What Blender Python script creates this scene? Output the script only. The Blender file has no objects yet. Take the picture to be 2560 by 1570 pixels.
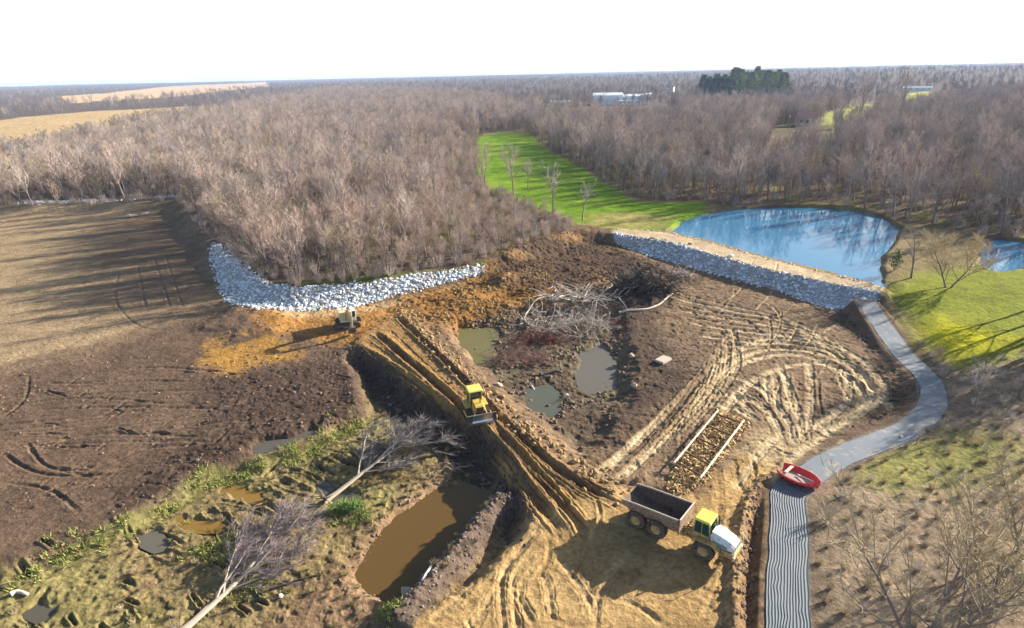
import bpy, math, random
import numpy as np
from mathutils import Matrix, Vector, Euler

# ------------------------------------------------------------------ camera, sky, sun, exposure
H = 38.0; FPX = 1525.0; PITCH = math.radians(21.45); ROLL = math.radians(1.276)
SUN_AZ = math.radians(63.0); SUN_EL = math.radians(19.5)
scene = bpy.context.scene
COL = scene.collection
c_, s_ = math.cos(ROLL), math.sin(ROLL); cp, sp = math.cos(PITCH), math.sin(PITCH)
cam_d = bpy.data.cameras.new('camera'); cam = bpy.data.objects.new('camera', cam_d); COL.objects.link(cam)
right = Vector((c_, -s_*sp, -s_*cp)); up = Vector((s_, c_*sp, c_*cp)); fwd = Vector((0, cp, -sp))
cam.matrix_world = Matrix(((right.x, up.x, -fwd.x, 0), (right.y, up.y, -fwd.y, 0), (right.z, up.z, -fwd.z, H), (0, 0, 0, 1)))
cam_d.sensor_width = 36.0; cam_d.lens = 36.0*FPX/2560.0
cam_d.clip_start = 0.5; cam_d.clip_end = 30000
scene.camera = cam
world = bpy.data.worlds.new('World'); scene.world = world; world.use_nodes = True
wn = world.node_tree.nodes; wl = world.node_tree.links
for n in list(wn): wn.remove(n)
sky = wn.new('ShaderNodeTexSky'); sky.sky_type = 'NISHITA'; sky.sun_disc = False
sky.sun_elevation = SUN_EL; sky.sun_rotation = SUN_AZ
sky.air_density = 1.0; sky.dust_density = 1.6; sky.ozone_density = 1.0; sky.altitude = 200
bg = wn.new('ShaderNodeBackground'); bg.inputs[1].default_value = 0.065
wo = wn.new('ShaderNodeOutputWorld'); 
tcw = wn.new('ShaderNodeTexCoord'); sx = wn.new('ShaderNodeSeparateXYZ'); wl.new(tcw.outputs['Generated'], sx.inputs[0])
veil = wn.new('ShaderNodeMapRange'); veil.interpolation_type = 'SMOOTHSTEP'; veil.inputs[1].default_value = 0.0; veil.inputs[2].default_value = 0.22; veil.inputs[3].default_value = 1.0; veil.inputs[4].default_value = 0.0; wl.new(sx.outputs[2], veil.inputs[0])
vm = wn.new('ShaderNodeMix'); vm.data_type = 'RGBA'; vm.blend_type = 'ADD'; vm.inputs['B'].default_value = (6.2, 7.6, 11.0, 1)   # thin bright cloud low in the sky
wl.new(veil.outputs[0], vm.inputs['Factor']); wl.new(sky.outputs[0], vm.inputs['A'])
wl.new(vm.outputs['Result'], bg.inputs[0]); wl.new(bg.outputs[0], wo.inputs[0])
sl = bpy.data.lights.new('sun', 'SUN'); sl.energy = 5.0; sl.angle = math.radians(0.55); sl.color = (1.0, 0.91, 0.76)
sun = bpy.data.objects.new('sun', sl); COL.objects.link(sun)
SUNDIR = Vector((math.sin(SUN_AZ)*math.cos(SUN_EL), math.cos(SUN_AZ)*math.cos(SUN_EL), math.sin(SUN_EL)))
sun.rotation_euler = (-SUNDIR).to_track_quat('-Z', 'Y').to_euler(); sun.location = (60, 60, 120)
scene.view_settings.view_transform = 'Standard'; scene.view_settings.look = 'None'
scene.view_settings.exposure = 1.5; scene.view_settings.gamma = 1.0
scene.cycles.max_bounces = 5; scene.cycles.diffuse_bounces = 3; scene.cycles.glossy_bounces = 2
scene.cycles.transmission_bounces = 2; scene.cycles.volume_bounces = 0; scene.cycles.transparent_max_bounces = 4
scene.cycles.caustics_reflective = False; scene.cycles.caustics_refractive = False

# ------------------------------------------------------------------ survey: where a sight line meets the ground
def ray(u, v):
    u = u*2560/2464; v = v*1570/1511
    x = (u-1280)/FPX; y = -(v-785)/FPX
    xr = c_*x + s_*y; yr = -s_*x + c_*y
    return np.array([xr, cp+yr*sp, -sp+yr*cp])
def D(u, v, z=0.0):
    d = ray(u, v); t = (z-H)/min(d[2], -0.0015)
    return np.array([d[0]*t, d[1]*t])
def PTS(pts, z=0.0): return np.array([D(u, v, z) for u, v in pts])
def height_at(base_xy, top):
    d = ray(*top); t = math.hypot(*base_xy)/math.hypot(d[0], d[1])
    return H + d[2]*t

# ------------------------------------------------------------------ noise
def _hash(ix, iy, seed):
    h = (ix*374761393 + iy*668265263 + seed*1442695041) & 0xFFFFFFFF
    h = ((h ^ (h >> 13))*1274126177) & 0xFFFFFFFF
    h = ((h ^ (h >> 16))*2246822519) & 0xFFFFFFFF
    return ((h ^ (h >> 15)) & 0xFFFFFF)/float(0x1000000)
def vnoise(x, y, seed=0):
    fx = np.floor(x); fy = np.floor(y)
    ix = fx.astype(np.int64); iy = fy.astype(np.int64)
    tx = x-fx; ty = y-fy
    tx = tx*tx*(3-2*tx); ty = ty*ty*(3-2*ty)
    a = _hash(ix, iy, seed); b = _hash(ix+1, iy, seed); c = _hash(ix, iy+1, seed); d = _hash(ix+1, iy+1, seed)
    return ((a*(1-tx)+b*tx)*(1-ty) + (c*(1-tx)+d*tx)*ty)*2-1
def fbm(x, y, octv=4, seed=0, gain=0.5):
    s = 0; a = 1.0; tot = 0
    for i in range(octv):
        ang = 0.6*i; ca, sa = math.cos(ang), math.sin(ang)
        s = s + a*vnoise((x*ca-y*sa), (x*sa+y*ca), seed+i*17); tot += a
        x = x*2.03; y = y*2.03; a *= gain
    return s/tot
def sstep(a, b, x):
    t = np.clip((x-a)/(b-a), 0, 1); return t*t*(3-2*t)

# ------------------------------------------------------------------ distances to outlines and tracks
def seg_d2(x, y, a, b):
    dx, dy = b[0]-a[0], b[1]-a[1]; L2 = dx*dx+dy*dy+1e-12
    t = np.clip(((x-a[0])*dx+(y-a[1])*dy)/L2, 0, 1)
    ex = x-(a[0]+t*dx); ey = y-(a[1]+t*dy)
    return ex*ex+ey*ey, t
def poly_sd(x, y, poly):
    d2 = np.full(x.shape, 1e12); ins = np.zeros(x.shape, bool)
    n = len(poly)
    for i in range(n):
        a = poly[i]; b = poly[(i+1) % n]
        q, _ = seg_d2(x, y, a, b); np.minimum(d2, q, out=d2)
        cond = ((a[1] > y) != (b[1] > y))
        if abs(b[1]-a[1]) > 1e-12:
            xi = a[0] + (y-a[1])*(b[0]-a[0])/(b[1]-a[1])
            ins ^= cond & (x < xi)
    d = np.sqrt(d2); return np.where(ins, d, -d)
def mask(x, y, poly, lo, hi, wob=0.0, wl=4.0, seed=1):
    """0..1 over an outline: 0 at signed distance lo (outside is negative), 1 at hi; the edge wanders by wob metres"""
    m = np.zeros(x.shape); mg = abs(lo)+wob*1.2+1
    k = np.nonzero((x > poly[:, 0].min()-mg) & (x < poly[:, 0].max()+mg) & (y > poly[:, 1].min()-mg) & (y < poly[:, 1].max()+mg))[0]
    if len(k) == 0: return m
    sd = poly_sd(x[k], y[k], poly)
    if wob: sd = sd + wob*fbm(x[k]/wl, y[k]/wl, 4, seed, 0.6)
    m[k] = sstep(lo, hi, sd); return m
def smooth_line(P, step=0.8):
    P = np.asarray(P, float)
    if len(P) == 2:
        n = max(2, int(np.hypot(*(P[1]-P[0]))/step)); return P[0]+(P[1]-P[0])*np.linspace(0, 1, n+1)[:, None]
    Q = np.vstack([2*P[0]-P[1], P, 2*P[-1]-P[-2]]); out = []
    for i in range(1, len(Q)-2):
        p0, p1, p2, p3 = Q[i-1], Q[i], Q[i+1], Q[i+2]
        n = max(2, int(np.hypot(*(p2-p1))/step))
        for t in np.linspace(0, 1, n, endpoint=False):
            out.append(0.5*((2*p1)+(-p0+p2)*t+(2*p0-5*p1+4*p2-p3)*t*t+(-p0+3*p1-3*p2+p3)*t**3))
    out.append(P[-1]); return np.array(out)
def line_dist(x, y, L, rad):
    """indices near a polyline, distance to it, and the run along it"""
    k = np.nonzero((x > L[:, 0].min()-rad) & (x < L[:, 0].max()+rad) & (y > L[:, 1].min()-rad) & (y < L[:, 1].max()+rad))[0]
    if len(k) == 0: return k, None, None
    X = x[k]; Y = y[k]; d2 = np.full(len(k), 1e9); S = np.zeros(len(k)); s0 = 0
    for a, b in zip(L[:-1], L[1:]):
        ln = math.hypot(*(b-a))
        j = np.nonzero((X > min(a[0], b[0])-rad) & (X < max(a[0], b[0])+rad) & (Y > min(a[1], b[1])-rad) & (Y < max(a[1], b[1])+rad))[0]
        if len(j):
            q, t = seg_d2(X[j], Y[j], a, b); u = q < d2[j]
            d2[j[u]] = q[u]; S[j[u]] = s0+t[u]*ln
        s0 += ln
    d = np.sqrt(d2); ok = d < rad
    return k[ok], d[ok], S[ok]

# ------------------------------------------------------------------ the site plan (outlines walked from the picture onto the ground)
LWOOD = PTS([(-250,520),(0,500),(430,484),(480,545),(520,588),(560,625),(640,680),(720,690),(900,674),(1100,644),(1180,622),(1290,588),(1390,553),(1330,512),(1250,482),(1180,455),(1160,420),(1160,322),(1250,315),(1270,290),(1200,245),(1000,228),(800,226),(620,258),(480,300),(300,338),(120,405),(-250,436)], 2)
RWOOD = PTS([(1270,318),(1300,347),(1400,407),(1530,482),(1690,487),(1760,498),(2100,507),(2180,542),(2300,562),(2360,577),(2550,587),(2750,520),(2750,260),(2464,228),(2250,250),(2000,258),(1700,262),(1500,268),(1300,262),(1230,280)], 2)
UPLAND = PTS([(1395,553),(1475,562),(1600,578),(1760,622),(1900,658),(2115,702),(2180,700),(2464,690),(3000,600),(3000,200),(1160,230),(1160,420),(1180,455),(1330,512)], 2.2)
DAM = PTS([(1478,554),(1500,552),(1600,560),(1700,583),(1800,611),(1950,650),(2125,690),(2118,706),(1900,660),(1760,624),(1600,580),(1475,563)], 2.4)
POND = PTS([(1612,562),(1640,535),(1680,520),(1745,506),(1850,501),(1950,500),(2050,506),(2120,524),(2165,552),(2150,585),(2122,620),(2118,688),(1950,648),(1800,609),(1700,581)], 1.5)
POND2 = PTS([(2358,610),(2368,585),(2400,578),(2520,588),(2560,640),(2464,642),(2400,652),(2366,640)], 1.5)
LAWN = PTS([(1150,330),(1210,318),(1280,325),(1300,350),(1400,408),(1530,486),(1700,488),(1690,515),(1620,550),(1480,556),(1400,540),(1300,500),(1180,455),(1150,420)], 2.2)
LAWN_TAN = PTS([(1420,520),(1500,512),(1620,522),(1600,548),(1480,556),(1410,545)], 2.2)
def PZ(pts): return np.array([D(u, v, z) for u, v, z in pts])
RIP_L = PZ([(512,588,1.8),(540,600,2),(580,640,2.1),(640,684,2.1),(720,692,2.1),(900,678,2.1),(1100,647,2.1),(1155,640,1.8),(1168,655,.9),(1150,668,.2),(1000,700,.1),(850,735,.1),(700,748,.1),(600,745,.1),(550,725,.1),(530,680,.3),(515,630,1)])
RIP_F = PZ([(50,494,1.0),(200,482,2.2),(425,470,2.4),(432,488,.4),(300,497,.0),(100,507,.0),(45,507,.1)])
RIP_D = PZ([(1475,562,2.4),(1600,579,2.45),(1760,625,2.45),(1900,661,2.45),(2112,703,2.45),(2112,722,1.6),(2080,738,.6),(1990,738,.3),(1900,706,.2),(1750,664,.2),(1600,625,.2),(1540,606,.3),(1480,582,1.2)])
RGREEN = PTS([(2125,705),(2200,668),(2464,640),(2700,620),(2700,830),(2464,840),(2420,850),(2300,870),(2240,830),(2180,770)], 1.0)
RYELLOW = PTS([(2215,790),(2260,770),(2340,790),(2420,815),(2400,850),(2300,868),(2250,835)], 1.0)
RBRUSH = PTS([(2130,705),(2180,770),(2240,830),(2300,870),(2464,840),(2900,820),(2900,1700),(1945,1700),(1945,1200),(1985,1140),(2100,1085),(2200,1045),(2262,990),(2270,940),(2240,880),(2180,800)], 0.4)
RGRASS2 = PTS([(2090,1100),(2200,1060),(2350,1050),(2464,1080),(2464,1130),(2300,1150),(2180,1180),(2080,1150)], 0.4)
FIELD_L = PTS([(-300,520),(0,506),(60,500),(430,489),(480,550),(515,600),(530,700),(555,742),(450,765),(330,800),(200,850),(0,900),(-300,930)], 0)
MUD_L = PTS([(-300,905),(0,880),(250,820),(380,775),(470,745),(560,742),(800,765),(830,850),(880,900),(890,975),(700,1055),(500,1135),(330,1245),(110,1335),(-200,1440)], -0.4)
MUD_DARK = PTS([(500,910),(640,880),(800,860),(880,900),(900,980),(700,1055),(560,1110),(420,1180),(330,1240),(250,1200),(350,1120),(470,1030)], -0.4)
ORANGE_L = PTS([(440,850),(520,820),(640,805),(700,820),(690,860),(560,890),(450,880)], -0.2)
ORANGE_X = PTS([(600,748),(700,752),(830,742),(960,728),(1000,740),(960,790),(870,830),(800,830),(700,800),(620,790)], 0)
ORANGE_M = PTS([(960,722),(1100,690),(1180,655),(1290,640),(1340,690),(1300,735),(1180,770),(1090,790),(1010,770)], 0)
UPMUD = PTS([(1170,660),(1230,625),(1300,600),(1400,575),(1475,590),(1560,625),(1640,660),(1600,720),(1480,700),(1300,700),(1190,690)], 0.3)
LOWL = PTS([(850,862),(905,890),(1000,978),(1095,1032),(1170,1087),(1232,1200),(1228,1290),(1120,1400),(960,1511),(900,1700),(-300,1700),(-300,1470),(110,1338),(330,1248),(500,1138),(700,1058),(880,995),(880,940)], -0.8)
POOL = PTS([(1062,1178),(1100,1170),(1175,1190),(1145,1240),(1095,1310),(1045,1375),(985,1440),(940,1446),(890,1420),(866,1380),(905,1310),(965,1245)], -2.1)
PIT = PTS([(1090,790),(1140,775),(1260,745),(1480,755),(1505,850),(1500,960),(1440,1055),(1390,1085),(1290,1000),(1190,915)], -0.8)
CAUSE = PTS([(830,835),(870,800),(960,745),(1000,760),(1060,840),(1180,960),(1300,1052),(1400,1125),(1520,1190),(1500,1260),(1380,1300),(1255,1300),(1240,1200),(1175,1085),(1100,1028),(1000,965),(905,880)], 0)
YARD = PTS([(1255,1290),(1330,1225),(1500,1180),(1620,1200),(1700,1190),(1790,1100),(1860,1130),(1835,1250),(1810,1400),(1805,1700),(930,1700),(985,1500),(1120,1400),(1225,1300)], 0)
TAN_R = PTS([(1440,1150),(1600,990),(1680,900),(1640,860),(1560,780),(1600,715),(1700,670),(1850,690),(2030,760),(2120,860),(2165,930),(2120,960),(2000,1060),(1890,1120),(1820,1190),(1700,1190),(1620,1200),(1500,1190)], 0)
TAN_BRIGHT = PTS([(1740,1190),(1800,1060),(1860,1000),(1900,1080),(2000,1020),(2120,940),(2130,965),(2000,1055),(1900,1120),(1860,1150),(1820,1200)], 0)
DARK_C = PTS([(1480,620),(1640,650),(1760,690),(1850,760),(1800,830),(1700,880),(1640,940),(1560,1010),(1480,1080),(1440,1060),(1500,960),(1510,850),(1480,750)], 0)
DARK_R = PTS([(1960,740),(2070,745),(2130,830),(2200,920),(2230,960),(2190,1010),(2080,1050),(1950,1110),(1890,1130),(1990,1055),(2120,950),(2140,930),(2060,810)], 0.2)
CHIPS = PTS([(1600,1180),(1625,1110),(1730,985),(1810,1020),(1760,1080),(1690,1170),(1640,1195)], 0)
TRUCK_SHADE = PTS([(1400,1290),(1500,1240),(1620,1290),(1720,1330),(1700,1400),(1560,1450),(1440,1440),(1330,1400)], 0)
BERM = smooth_line(PTS([(1205,1205),(1150,1265),(1085,1345),(1020,1420),(960,1490)], -0.6))
TRENCH = smooth_line(PTS([(1868,1170),(1830,1240),(1815,1350),(1812,1470),(1815,1620)], 0))
GREEN_EDGE = smooth_line(PTS([(900,1000),(830,1030),(740,1075),(660,1105),(580,1140),(500,1150),(430,1200),(360,1235),(260,1285),(130,1340),(60,1370)], -1.0))
PATH_ML = [(2085,728,2.0),(2128,785,1.2),(2176,850,0.7),(2228,905,0.45),(2246,948,0.4),(2236,988,0.4),(2180,1035,0.35),(2080,1075,0.3),(2000,1110,0.3),(1955,1140,0.3),(1900,1185,0.3),(1898,1240,0.3),(1898,1320,0.3),(1895,1400,0.3),(1896,1511,0.3),(1898,1640,0.3)]
PATH = smooth_line(np.array([D(u, v, z) for u, v, z in PATH_ML]))
_ps = np.linspace(0, 1, len(PATH)); PATH_Z = np.interp(_ps, np.linspace(0, 1, len(PATH_ML)), [p[2] for p in PATH_ML])
PUDDLES = [(PTS([(1100,790),(1180,785),(1195,810),(1185,875),(1150,885),(1105,835)], -1.3), -1.3),
           (PTS([(1400,850),(1440,825),(1468,850),(1485,900),(1478,938),(1430,945),(1395,930),(1390,885)], -1.3), -1.3),
           (PTS([(1255,940),(1320,925),(1345,960),(1340,1000),(1280,985)], -1.3), -1.3),
           (PTS([(590,1085),(640,1060),(750,1030),(760,1040),(690,1070),(620,1090)], -0.95), -0.95),
           (PTS([(400,1250),(440,1235),(530,1262),(520,1280),(450,1272)], -1.75), -1.75),
           (PTS([(520,1180),(560,1170),(640,1198),(620,1212)], -1.75), -1.75),
           (PTS([(60,1470),(100,1440),(130,1470),(110,1500)], -1.75), -1.75),
           (PTS([(330,1290),(370,1280),(395,1310),(370,1325)], -1.75), -1.75),
           (PTS([(760,1170),(790,1160),(870,1190),(840,1215),(780,1210)], -1.75), -1.75)]
FARFIELDS = [PTS([(-400,330),(-50,298),(60,284),(250,268),(470,258),(600,258),(480,276),(330,292),(120,372),(-400,415)], 2),
             PTS([(140,242),(400,214),(640,203),(650,213),(420,240),(170,254)], 2),
             PTS([(2150,255),(2180,228),(2240,222),(2240,250),(2180,262)], 2),
             PTS([(1980,275),(2080,250),(2130,258),(2080,290),(1990,310)], 2)]

TRACKS = []     # (line, half width, depth, colour or None, colour amount)
def track(pts, z=0.0, w=0.35, d=0.25, col=None, amt=0.7): TRACKS.append((smooth_line(PTS(pts, z), 1.0), w, d, col, amt))
GOLD = (0.42, 0.255, 0.085); TAN = (0.40, 0.29, 0.165); PALE = (0.60, 0.46, 0.28); DKT = (0.13, 0.085, 0.055)
for p in ([(850,850),(960,905),(1060,980),(1105,1012)], [(900,805),(1000,885),(1100,975),(1150,1030),(1220,1110),(1290,1210),(1355,1295)],
          [(955,765),(1075,880),(1190,1000),(1290,1098),(1400,1180),(1512,1235)], [(935,835),(1050,935),(1130,1005)],
          [(1190,1035),(1285,1140),(1375,1245),(1420,1310)]):
    track(p, 0, 0.50, 0.36, DKT, 0.4)
for p in ([(1215,1015),(1325,1120),(1440,1192),(1500,1205)], [(1160,1045),(1205,1120),(1247,1205),(1247,1285)],
          [(990,800),(1100,905),(1200,1010)], [(1240,1110),(1330,1205),(1400,1270)], [(880,845),(1000,925),(1090,1000)]):
    track(p, 0, 0.36, 0.26, DKT, 0.3)
for p in ([(875,825),(985,905),(1085,990)], [(925,795),(1040,905),(1120,980)], [(1180,1075),(1260,1180),(1325,1285)], [(1230,1065),(1330,1170),(1400,1235)]):
    track(p, 0, 0.5, 0.1, GOLD, 0.6)
for p in ([(1100,1560),(1180,1440),(1235,1345),(1310,1260)], [(1215,1560),(1205,1430),(1213,1370),(1262,1310),(1330,1270)], [(1250,1560),(1235,1430),(1240,1380),(1300,1320)],
          [(1430,1500),(1420,1450),(1380,1390),(1330,1330)], [(1330,1511),(1320,1420),(1300,1370)], [(1290,1511),(1250,1440),(1262,1380)],
          [(1030,1500),(1110,1430),(1170,1370)], [(1790,1511),(1770,1400),(1790,1280),(1810,1190),(1870,1110)], [(1750,1511),(1740,1420),(1755,1350)], [(1600,1511),(1540,1460),(1480,1440)]):
    track(p, 0, 0.32, 0.10, (0.46,0.32,0.16), 0.5)
LOOP1 = [(1430,1150),(1520,1070),(1620,980),(1700,900),(1780,845),(1870,825),(1970,840),(2050,880),(2105,940)]
LOOP2 = [(1480,1165),(1570,1080),(1670,985),(1740,905),(1820,865),(1910,853),(1995,880),(2060,930),(2085,970)]
for p in (LOOP1, LOOP2, [(u+22, v-14) for u, v in LOOP1], [(u+60, v+22) for u, v in LOOP2[2:]], [(u+10, v+14) for u, v in LOOP1[3:]]):
    track(p, 0, 0.52, 0.11, PALE, 0.9)
for p in ([(1700,955),(1770,952),(1840,985),(1890,1060)], [(1690,975),(1760,978),(1830,1020)], [(1920,1085),(1885,1000),(1820,930),(1740,900)], [(1930,1080),(1915,980),(1870,870)],
          [(1935,1070),(1950,960),(1945,860)], [(1850,980),(1840,900)], [(1870,990),(1862,895)], [(1900,1000),(1890,890)], [(1940,1050),(2040,960),(2030,880)], [(1960,1060),(2090,965),(2085,900)],
          [(2000,1040),(2120,960),(2125,905)], [(1820,1010),(1760,935)], [(1850,1180),(1930,1090),(2100,975)], [(1760,1190),(1830,1090),(1900,1030)]):
    track(p, 0, 0.42, 0.11, PALE, 0.8)
for i in range(9):
    o = i*17
    track([(1600+o*.6,700+o*.9),(1750+o*.5,735+o*.75),(1900+o*.5,770+o*.55),(2050+o*.35,845+o*.5)], 0, 0.38+0.05*(i % 3), 0.13, PALE if i % 2 else TAN, 0.75)
for i in range(7):
    track([(1500+i*25,1110-i*12),(1600+i*28,1000-i*18),(1690+i*12,905-i*20)], 0, 0.45, 0.13, TAN if i > 2 else DKT, 0.7)
for i in range(6):
    track([(2090+i*8,890+i*14),(2185+i*5,905+i*14)], 0.2, 0.22, 0.16, DKT, 0.5)
_r = random.Random(5)
for i in range(16):
    x0 = _r.uniform(-50, 350); y0 = _r.uniform(890, 1090)
    track([(x0, y0), (x0+_r.uniform(150,250), y0-_r.uniform(5,35)), (x0+_r.uniform(320,480), y0-_r.uniform(0,90))], -0.4, 0.28, 0.16, (0.22,0.16,0.115), 0.3)
for p in ([(0,1085),(70,1130),(150,1145),(300,1140)], [(60,1060),(110,1120),(230,1150)], [(80,1200),(250,1120),(520,1010)],
          [(100,1215),(270,1135),(540,1030)], [(0,1010),(60,960),(70,900)], [(0,1160),(120,1180),(200,1240)]):
    track(p, -0.4, 0.26, 0.15, DKT, 0.3)
for p in ([(240,1420),(330,1370),(440,1330),(540,1290)], [(270,1450),(360,1400),(470,1350),(560,1310)]):
    track(p, -1.6, 0.45, 0.12, (0.20,0.13,0.08), 0.7)
for p in ([(285,650),(278,720),(320,775),(380,790)], [(330,640),(350,740)], [(370,620),(410,740)], [(395,610),(440,740)]):
    track(p, 0, 0.28, 0.10, (0.17,0.125,0.09), 0.5)
for i in range(14):                                            # furrows scraped across the wet strip
    t = i/13; a = (1-t)*np.array((860,1060))+t*np.array((330,1300)); L = 75+30*((i*7) % 3)
    track([(a[0]-10+9*((i*5) % 4), a[1]-6), (a[0]+L*.5, a[1]+8+5*((i*3) % 4)), (a[0]+L, a[1]+30+7*((i*2) % 3))], -1.5, 0.22+.05*((i*3) % 4), 0.30, (0.07,0.058,0.04), 0.5)
_r3 = random.Random(15)
for i in range(26):                                            # turning marks of the yard
    u = _r3.uniform(1080, 1780); v = _r3.uniform(1300, 1500); a = math.radians(_r3.choice([-62, -50, -75, 20, -35, 65])+_r3.uniform(-12, 12)); L = _r3.uniform(70, 190); b = _r3.uniform(-.35, .35)
    track([(u, v), (u+L*.5*math.cos(a), v+L*.5*math.sin(a)), (u+L*math.cos(a+b), v+L*math.sin(a+b))], 0, _r3.uniform(.2, .34), _r3.uniform(.04, .09), _r3.choice([(0.48,0.34,0.17),(0.30,0.185,0.075),(0.26,0.16,0.07)]), .5)
for i in range(90):                                            # broken scrapes over the mud
    u = _r3.uniform(-20, 840); v = _r3.uniform(880, 1230-.2*max(u-250, 0)); a = math.radians(_r3.choice([-4, -8, -25, -30, 10])+_r3.uniform(-8, 8)); L = _r3.uniform(18, 75)
    track([(u, v), (u+L*.5*math.cos(a), v+L*.5*math.sin(a)+_r3.uniform(-3, 3)), (u+L*math.cos(a), v+L*math.sin(a))], -0.4, _r3.uniform(.14, .3), _r3.uniform(.08, .2), _r3.choice([DKT, (0.20,0.135,0.09), DKT]), .45)
for i in range(40):                                            # scrapes over the tan turning ground
    u = _r3.uniform(1600, 2080); v = _r3.uniform(700, 1100); a = math.radians(_r3.choice([20, 30, -45, -52, 75])+_r3.uniform(-12, 12)); L = _r3.uniform(30, 120); b = _r3.uniform(-.3, .3)
    track([(u, v), (u+L*.5*math.cos(a), v+L*.5*math.sin(a)), (u+L*math.cos(a+b), v+L*math.sin(a+b))], 0, _r3.uniform(.16, .3), _r3.uniform(.05, .12), _r3.choice([PALE, DKT, DKT, TAN]), .5)
_r2 = random.Random(77)
for i in range(22):
    u = _r2.uniform(0, 620); v = _r2.uniform(1340 - u*.25, 1530 - u*.1)
    track([(u, v), (u+_r2.uniform(15,45), v+_r2.uniform(12,40))], -1.6, _r2.uniform(.14,.3), 0.28, (0.07,0.06,0.04), 0.6)
for i in range(26):                                            # mounded scrape marks around the bank
    u = _r2.uniform(980, 1480); v = 735 - (u-980)*.12 + _r2.uniform(-45, 30)
    track([(u, v), (u+_r2.uniform(15,60), v-_r2.uniform(-4,14))], 0.2, 0.4, 0.3, DKT, 0.4)

def lerp_col(C, m, col): C += m[:, None]*(np.array(col)-C)
def terrain(x, y):
    """height, soil or turf colour, wetness at ground points"""
    x = np.asarray(x, float); y = np.asarray(y, float); r = np.hypot(x, y)
    n_big = fbm(x/60, y/60, 3, 3); n_mid = fbm(x/7, y/7, 4, 9); n_fine = fbm(x/1.6, y/1.6, 3, 21, 0.65)
    near = sstep(900, 350, r)
    h = 2.0*sstep(150, 330, y) + sstep(250, 900, r)*n_big*1.5
    h = h + sstep(600, 2600, r)*(11+7*fbm(x/1100, y/1100, 3, 5)) + sstep(2200, 7000, r)*(12+14*fbm(x/1500+7, y/1500, 3, 6)) + sstep(200, 1500, x)*sstep(500, 1500, r)*5
    lw = mask(x, y, LWOOD, -6.5, 0.5, 0.6, 5); h = h + lw*(2.2+0.5*n_mid-h)*near
    upm = mask(x, y, UPLAND, -6.0, 0.5); h = h + upm*(2.3+0.25*n_mid-h)*near
    rg = mask(x, y, RGREEN, -7, 3); h = h + rg*(1.6-h)*0.8
    rb = mask(x, y, RBRUSH, -4, 4); h = h + rb*(0.6+0.25*n_mid-h)
    ml = mask(x, y, MUD_L, -3, 3, 1.0, 6); h = h + ml*(-0.4-h)
    ll = mask(x, y, LOWL, -1.6, 0.9, 0.8, 4); h = h + ll*(-1.6+0.15*n_mid-h)
    cw = mask(x, y, CAUSE, -1.2, 1.8, 0.6, 4); h = h + cw*0.45
    lowdark = mask(x, y, PTS([(850,862),(1095,1032),(1232,1200),(1190,1220),(1090,1150),(1040,1060),(900,970)], -1.6), -2, 1.0, .5, 3); h = h - lowdark*0.3
    pt = mask(x, y, PIT, -2.2, 1.5, 1.2, 5); h = h + pt*(-1.2+0.25*n_mid-h)
    po = mask(x, y, POOL, -1.6, 1.2, 0.5, 3); h = h + po*(-3.0-h)
    pm = np.maximum(mask(x, y, POND, -1.2, 1.5, 0.5, 6), mask(x, y, POND2, -1.5, 1.5, 0.5, 6)); h = h + pm*(0.3-h)
    dm = mask(x, y, DAM, -2.0, 0.3); h = h + dm*(2.45-h)
    # soil heaps
    h = h + 1.1*mask(x, y, PTS([(560,745),(640,735),(700,760),(660,800),(560,800),(480,785)], 0), -3, 2, 1.5, 4, 31)*(0.6+0.8*np.abs(n_mid))
    um = mask(x, y, UPMUD, -4, 3, 1.5, 5, 33); h = h + um*(0.7+0.5*n_mid)
    om = mask(x, y, ORANGE_M, -4, 3, 1.5, 5, 35); h = h + om*0.5*(1+n_mid)
    # colours: litter and rough grass unless told otherwise
    C = np.empty(x.shape+(3,)); C[:] = (0.135, 0.098, 0.070)
    far_t = sstep(300, 900, r); lerp_col(C, far_t, (0.12, 0.09, 0.075))
    lerp_col(C, lw*sstep(-0.1, 0.5, n_mid)*0.7, (0.13, 0.125, 0.045))
    wet = np.zeros(x.shape); rough = np.full(x.shape, 0.12); rough = rough*(1-sstep(200, 400, r))
    rw = mask(x, y, RWOOD, -3, 3, 2, 8); lerp_col(C, rw*sstep(-0.25, 0.35, n_mid+n_big*.4)*0.75, (0.19, 0.165, 0.05))
    for k, q in enumerate(FARFIELDS):
        lerp_col(C, mask(x, y, q, -6, 6, 5, 60, 51+k), ((0.47,0.335,0.17),(0.60,0.42,0.24),(0.38,0.40,0.06),(0.30,0.31,0.07))[k])
    lerp_col(C, mask(x, y, UPLAND, -1, 1)*(1-rw)*near*(1-mask(x, y, LWOOD, -2, 2))*0.9, (0.24, 0.185, 0.09))
    lawn = mask(x, y, LAWN, -2, 2, 2.5, 8, 41); lerp_col(C, lawn, (0.135, 0.25, 0.012))
    lerp_col(C, lawn*sstep(-0.1, 0.5, n_mid)*0.5, (0.22, 0.29, 0.025)); lerp_col(C, lawn*sstep(.15, .6, n_fine)*.5, (0.20, 0.20, 0.05))
    lerp_col(C, mask(x, y, LAWN_TAN, -4, 4, 3, 6, 43)*0.75, (0.33, 0.26, 0.10))
    fl = mask(x, y, FIELD_L, -2, 2, 2, 8, 45); lerp_col(C, fl, (0.31, 0.225, 0.135)); lerp_col(C, fl*sstep(0.0, 0.6, n_big+0.5*n_mid)*0.5, (0.27, 0.20, 0.115))
    lerp_col(C, fl*mask(x, y, PTS([(260,540),(430,490),(520,600),(555,742),(400,790),(250,720),(200,620)], 0), -10, 8, 4, 8, 46)*0.7, (0.155, 0.105, 0.072))  # shade of the wood's edge darkened into the field colour
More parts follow.
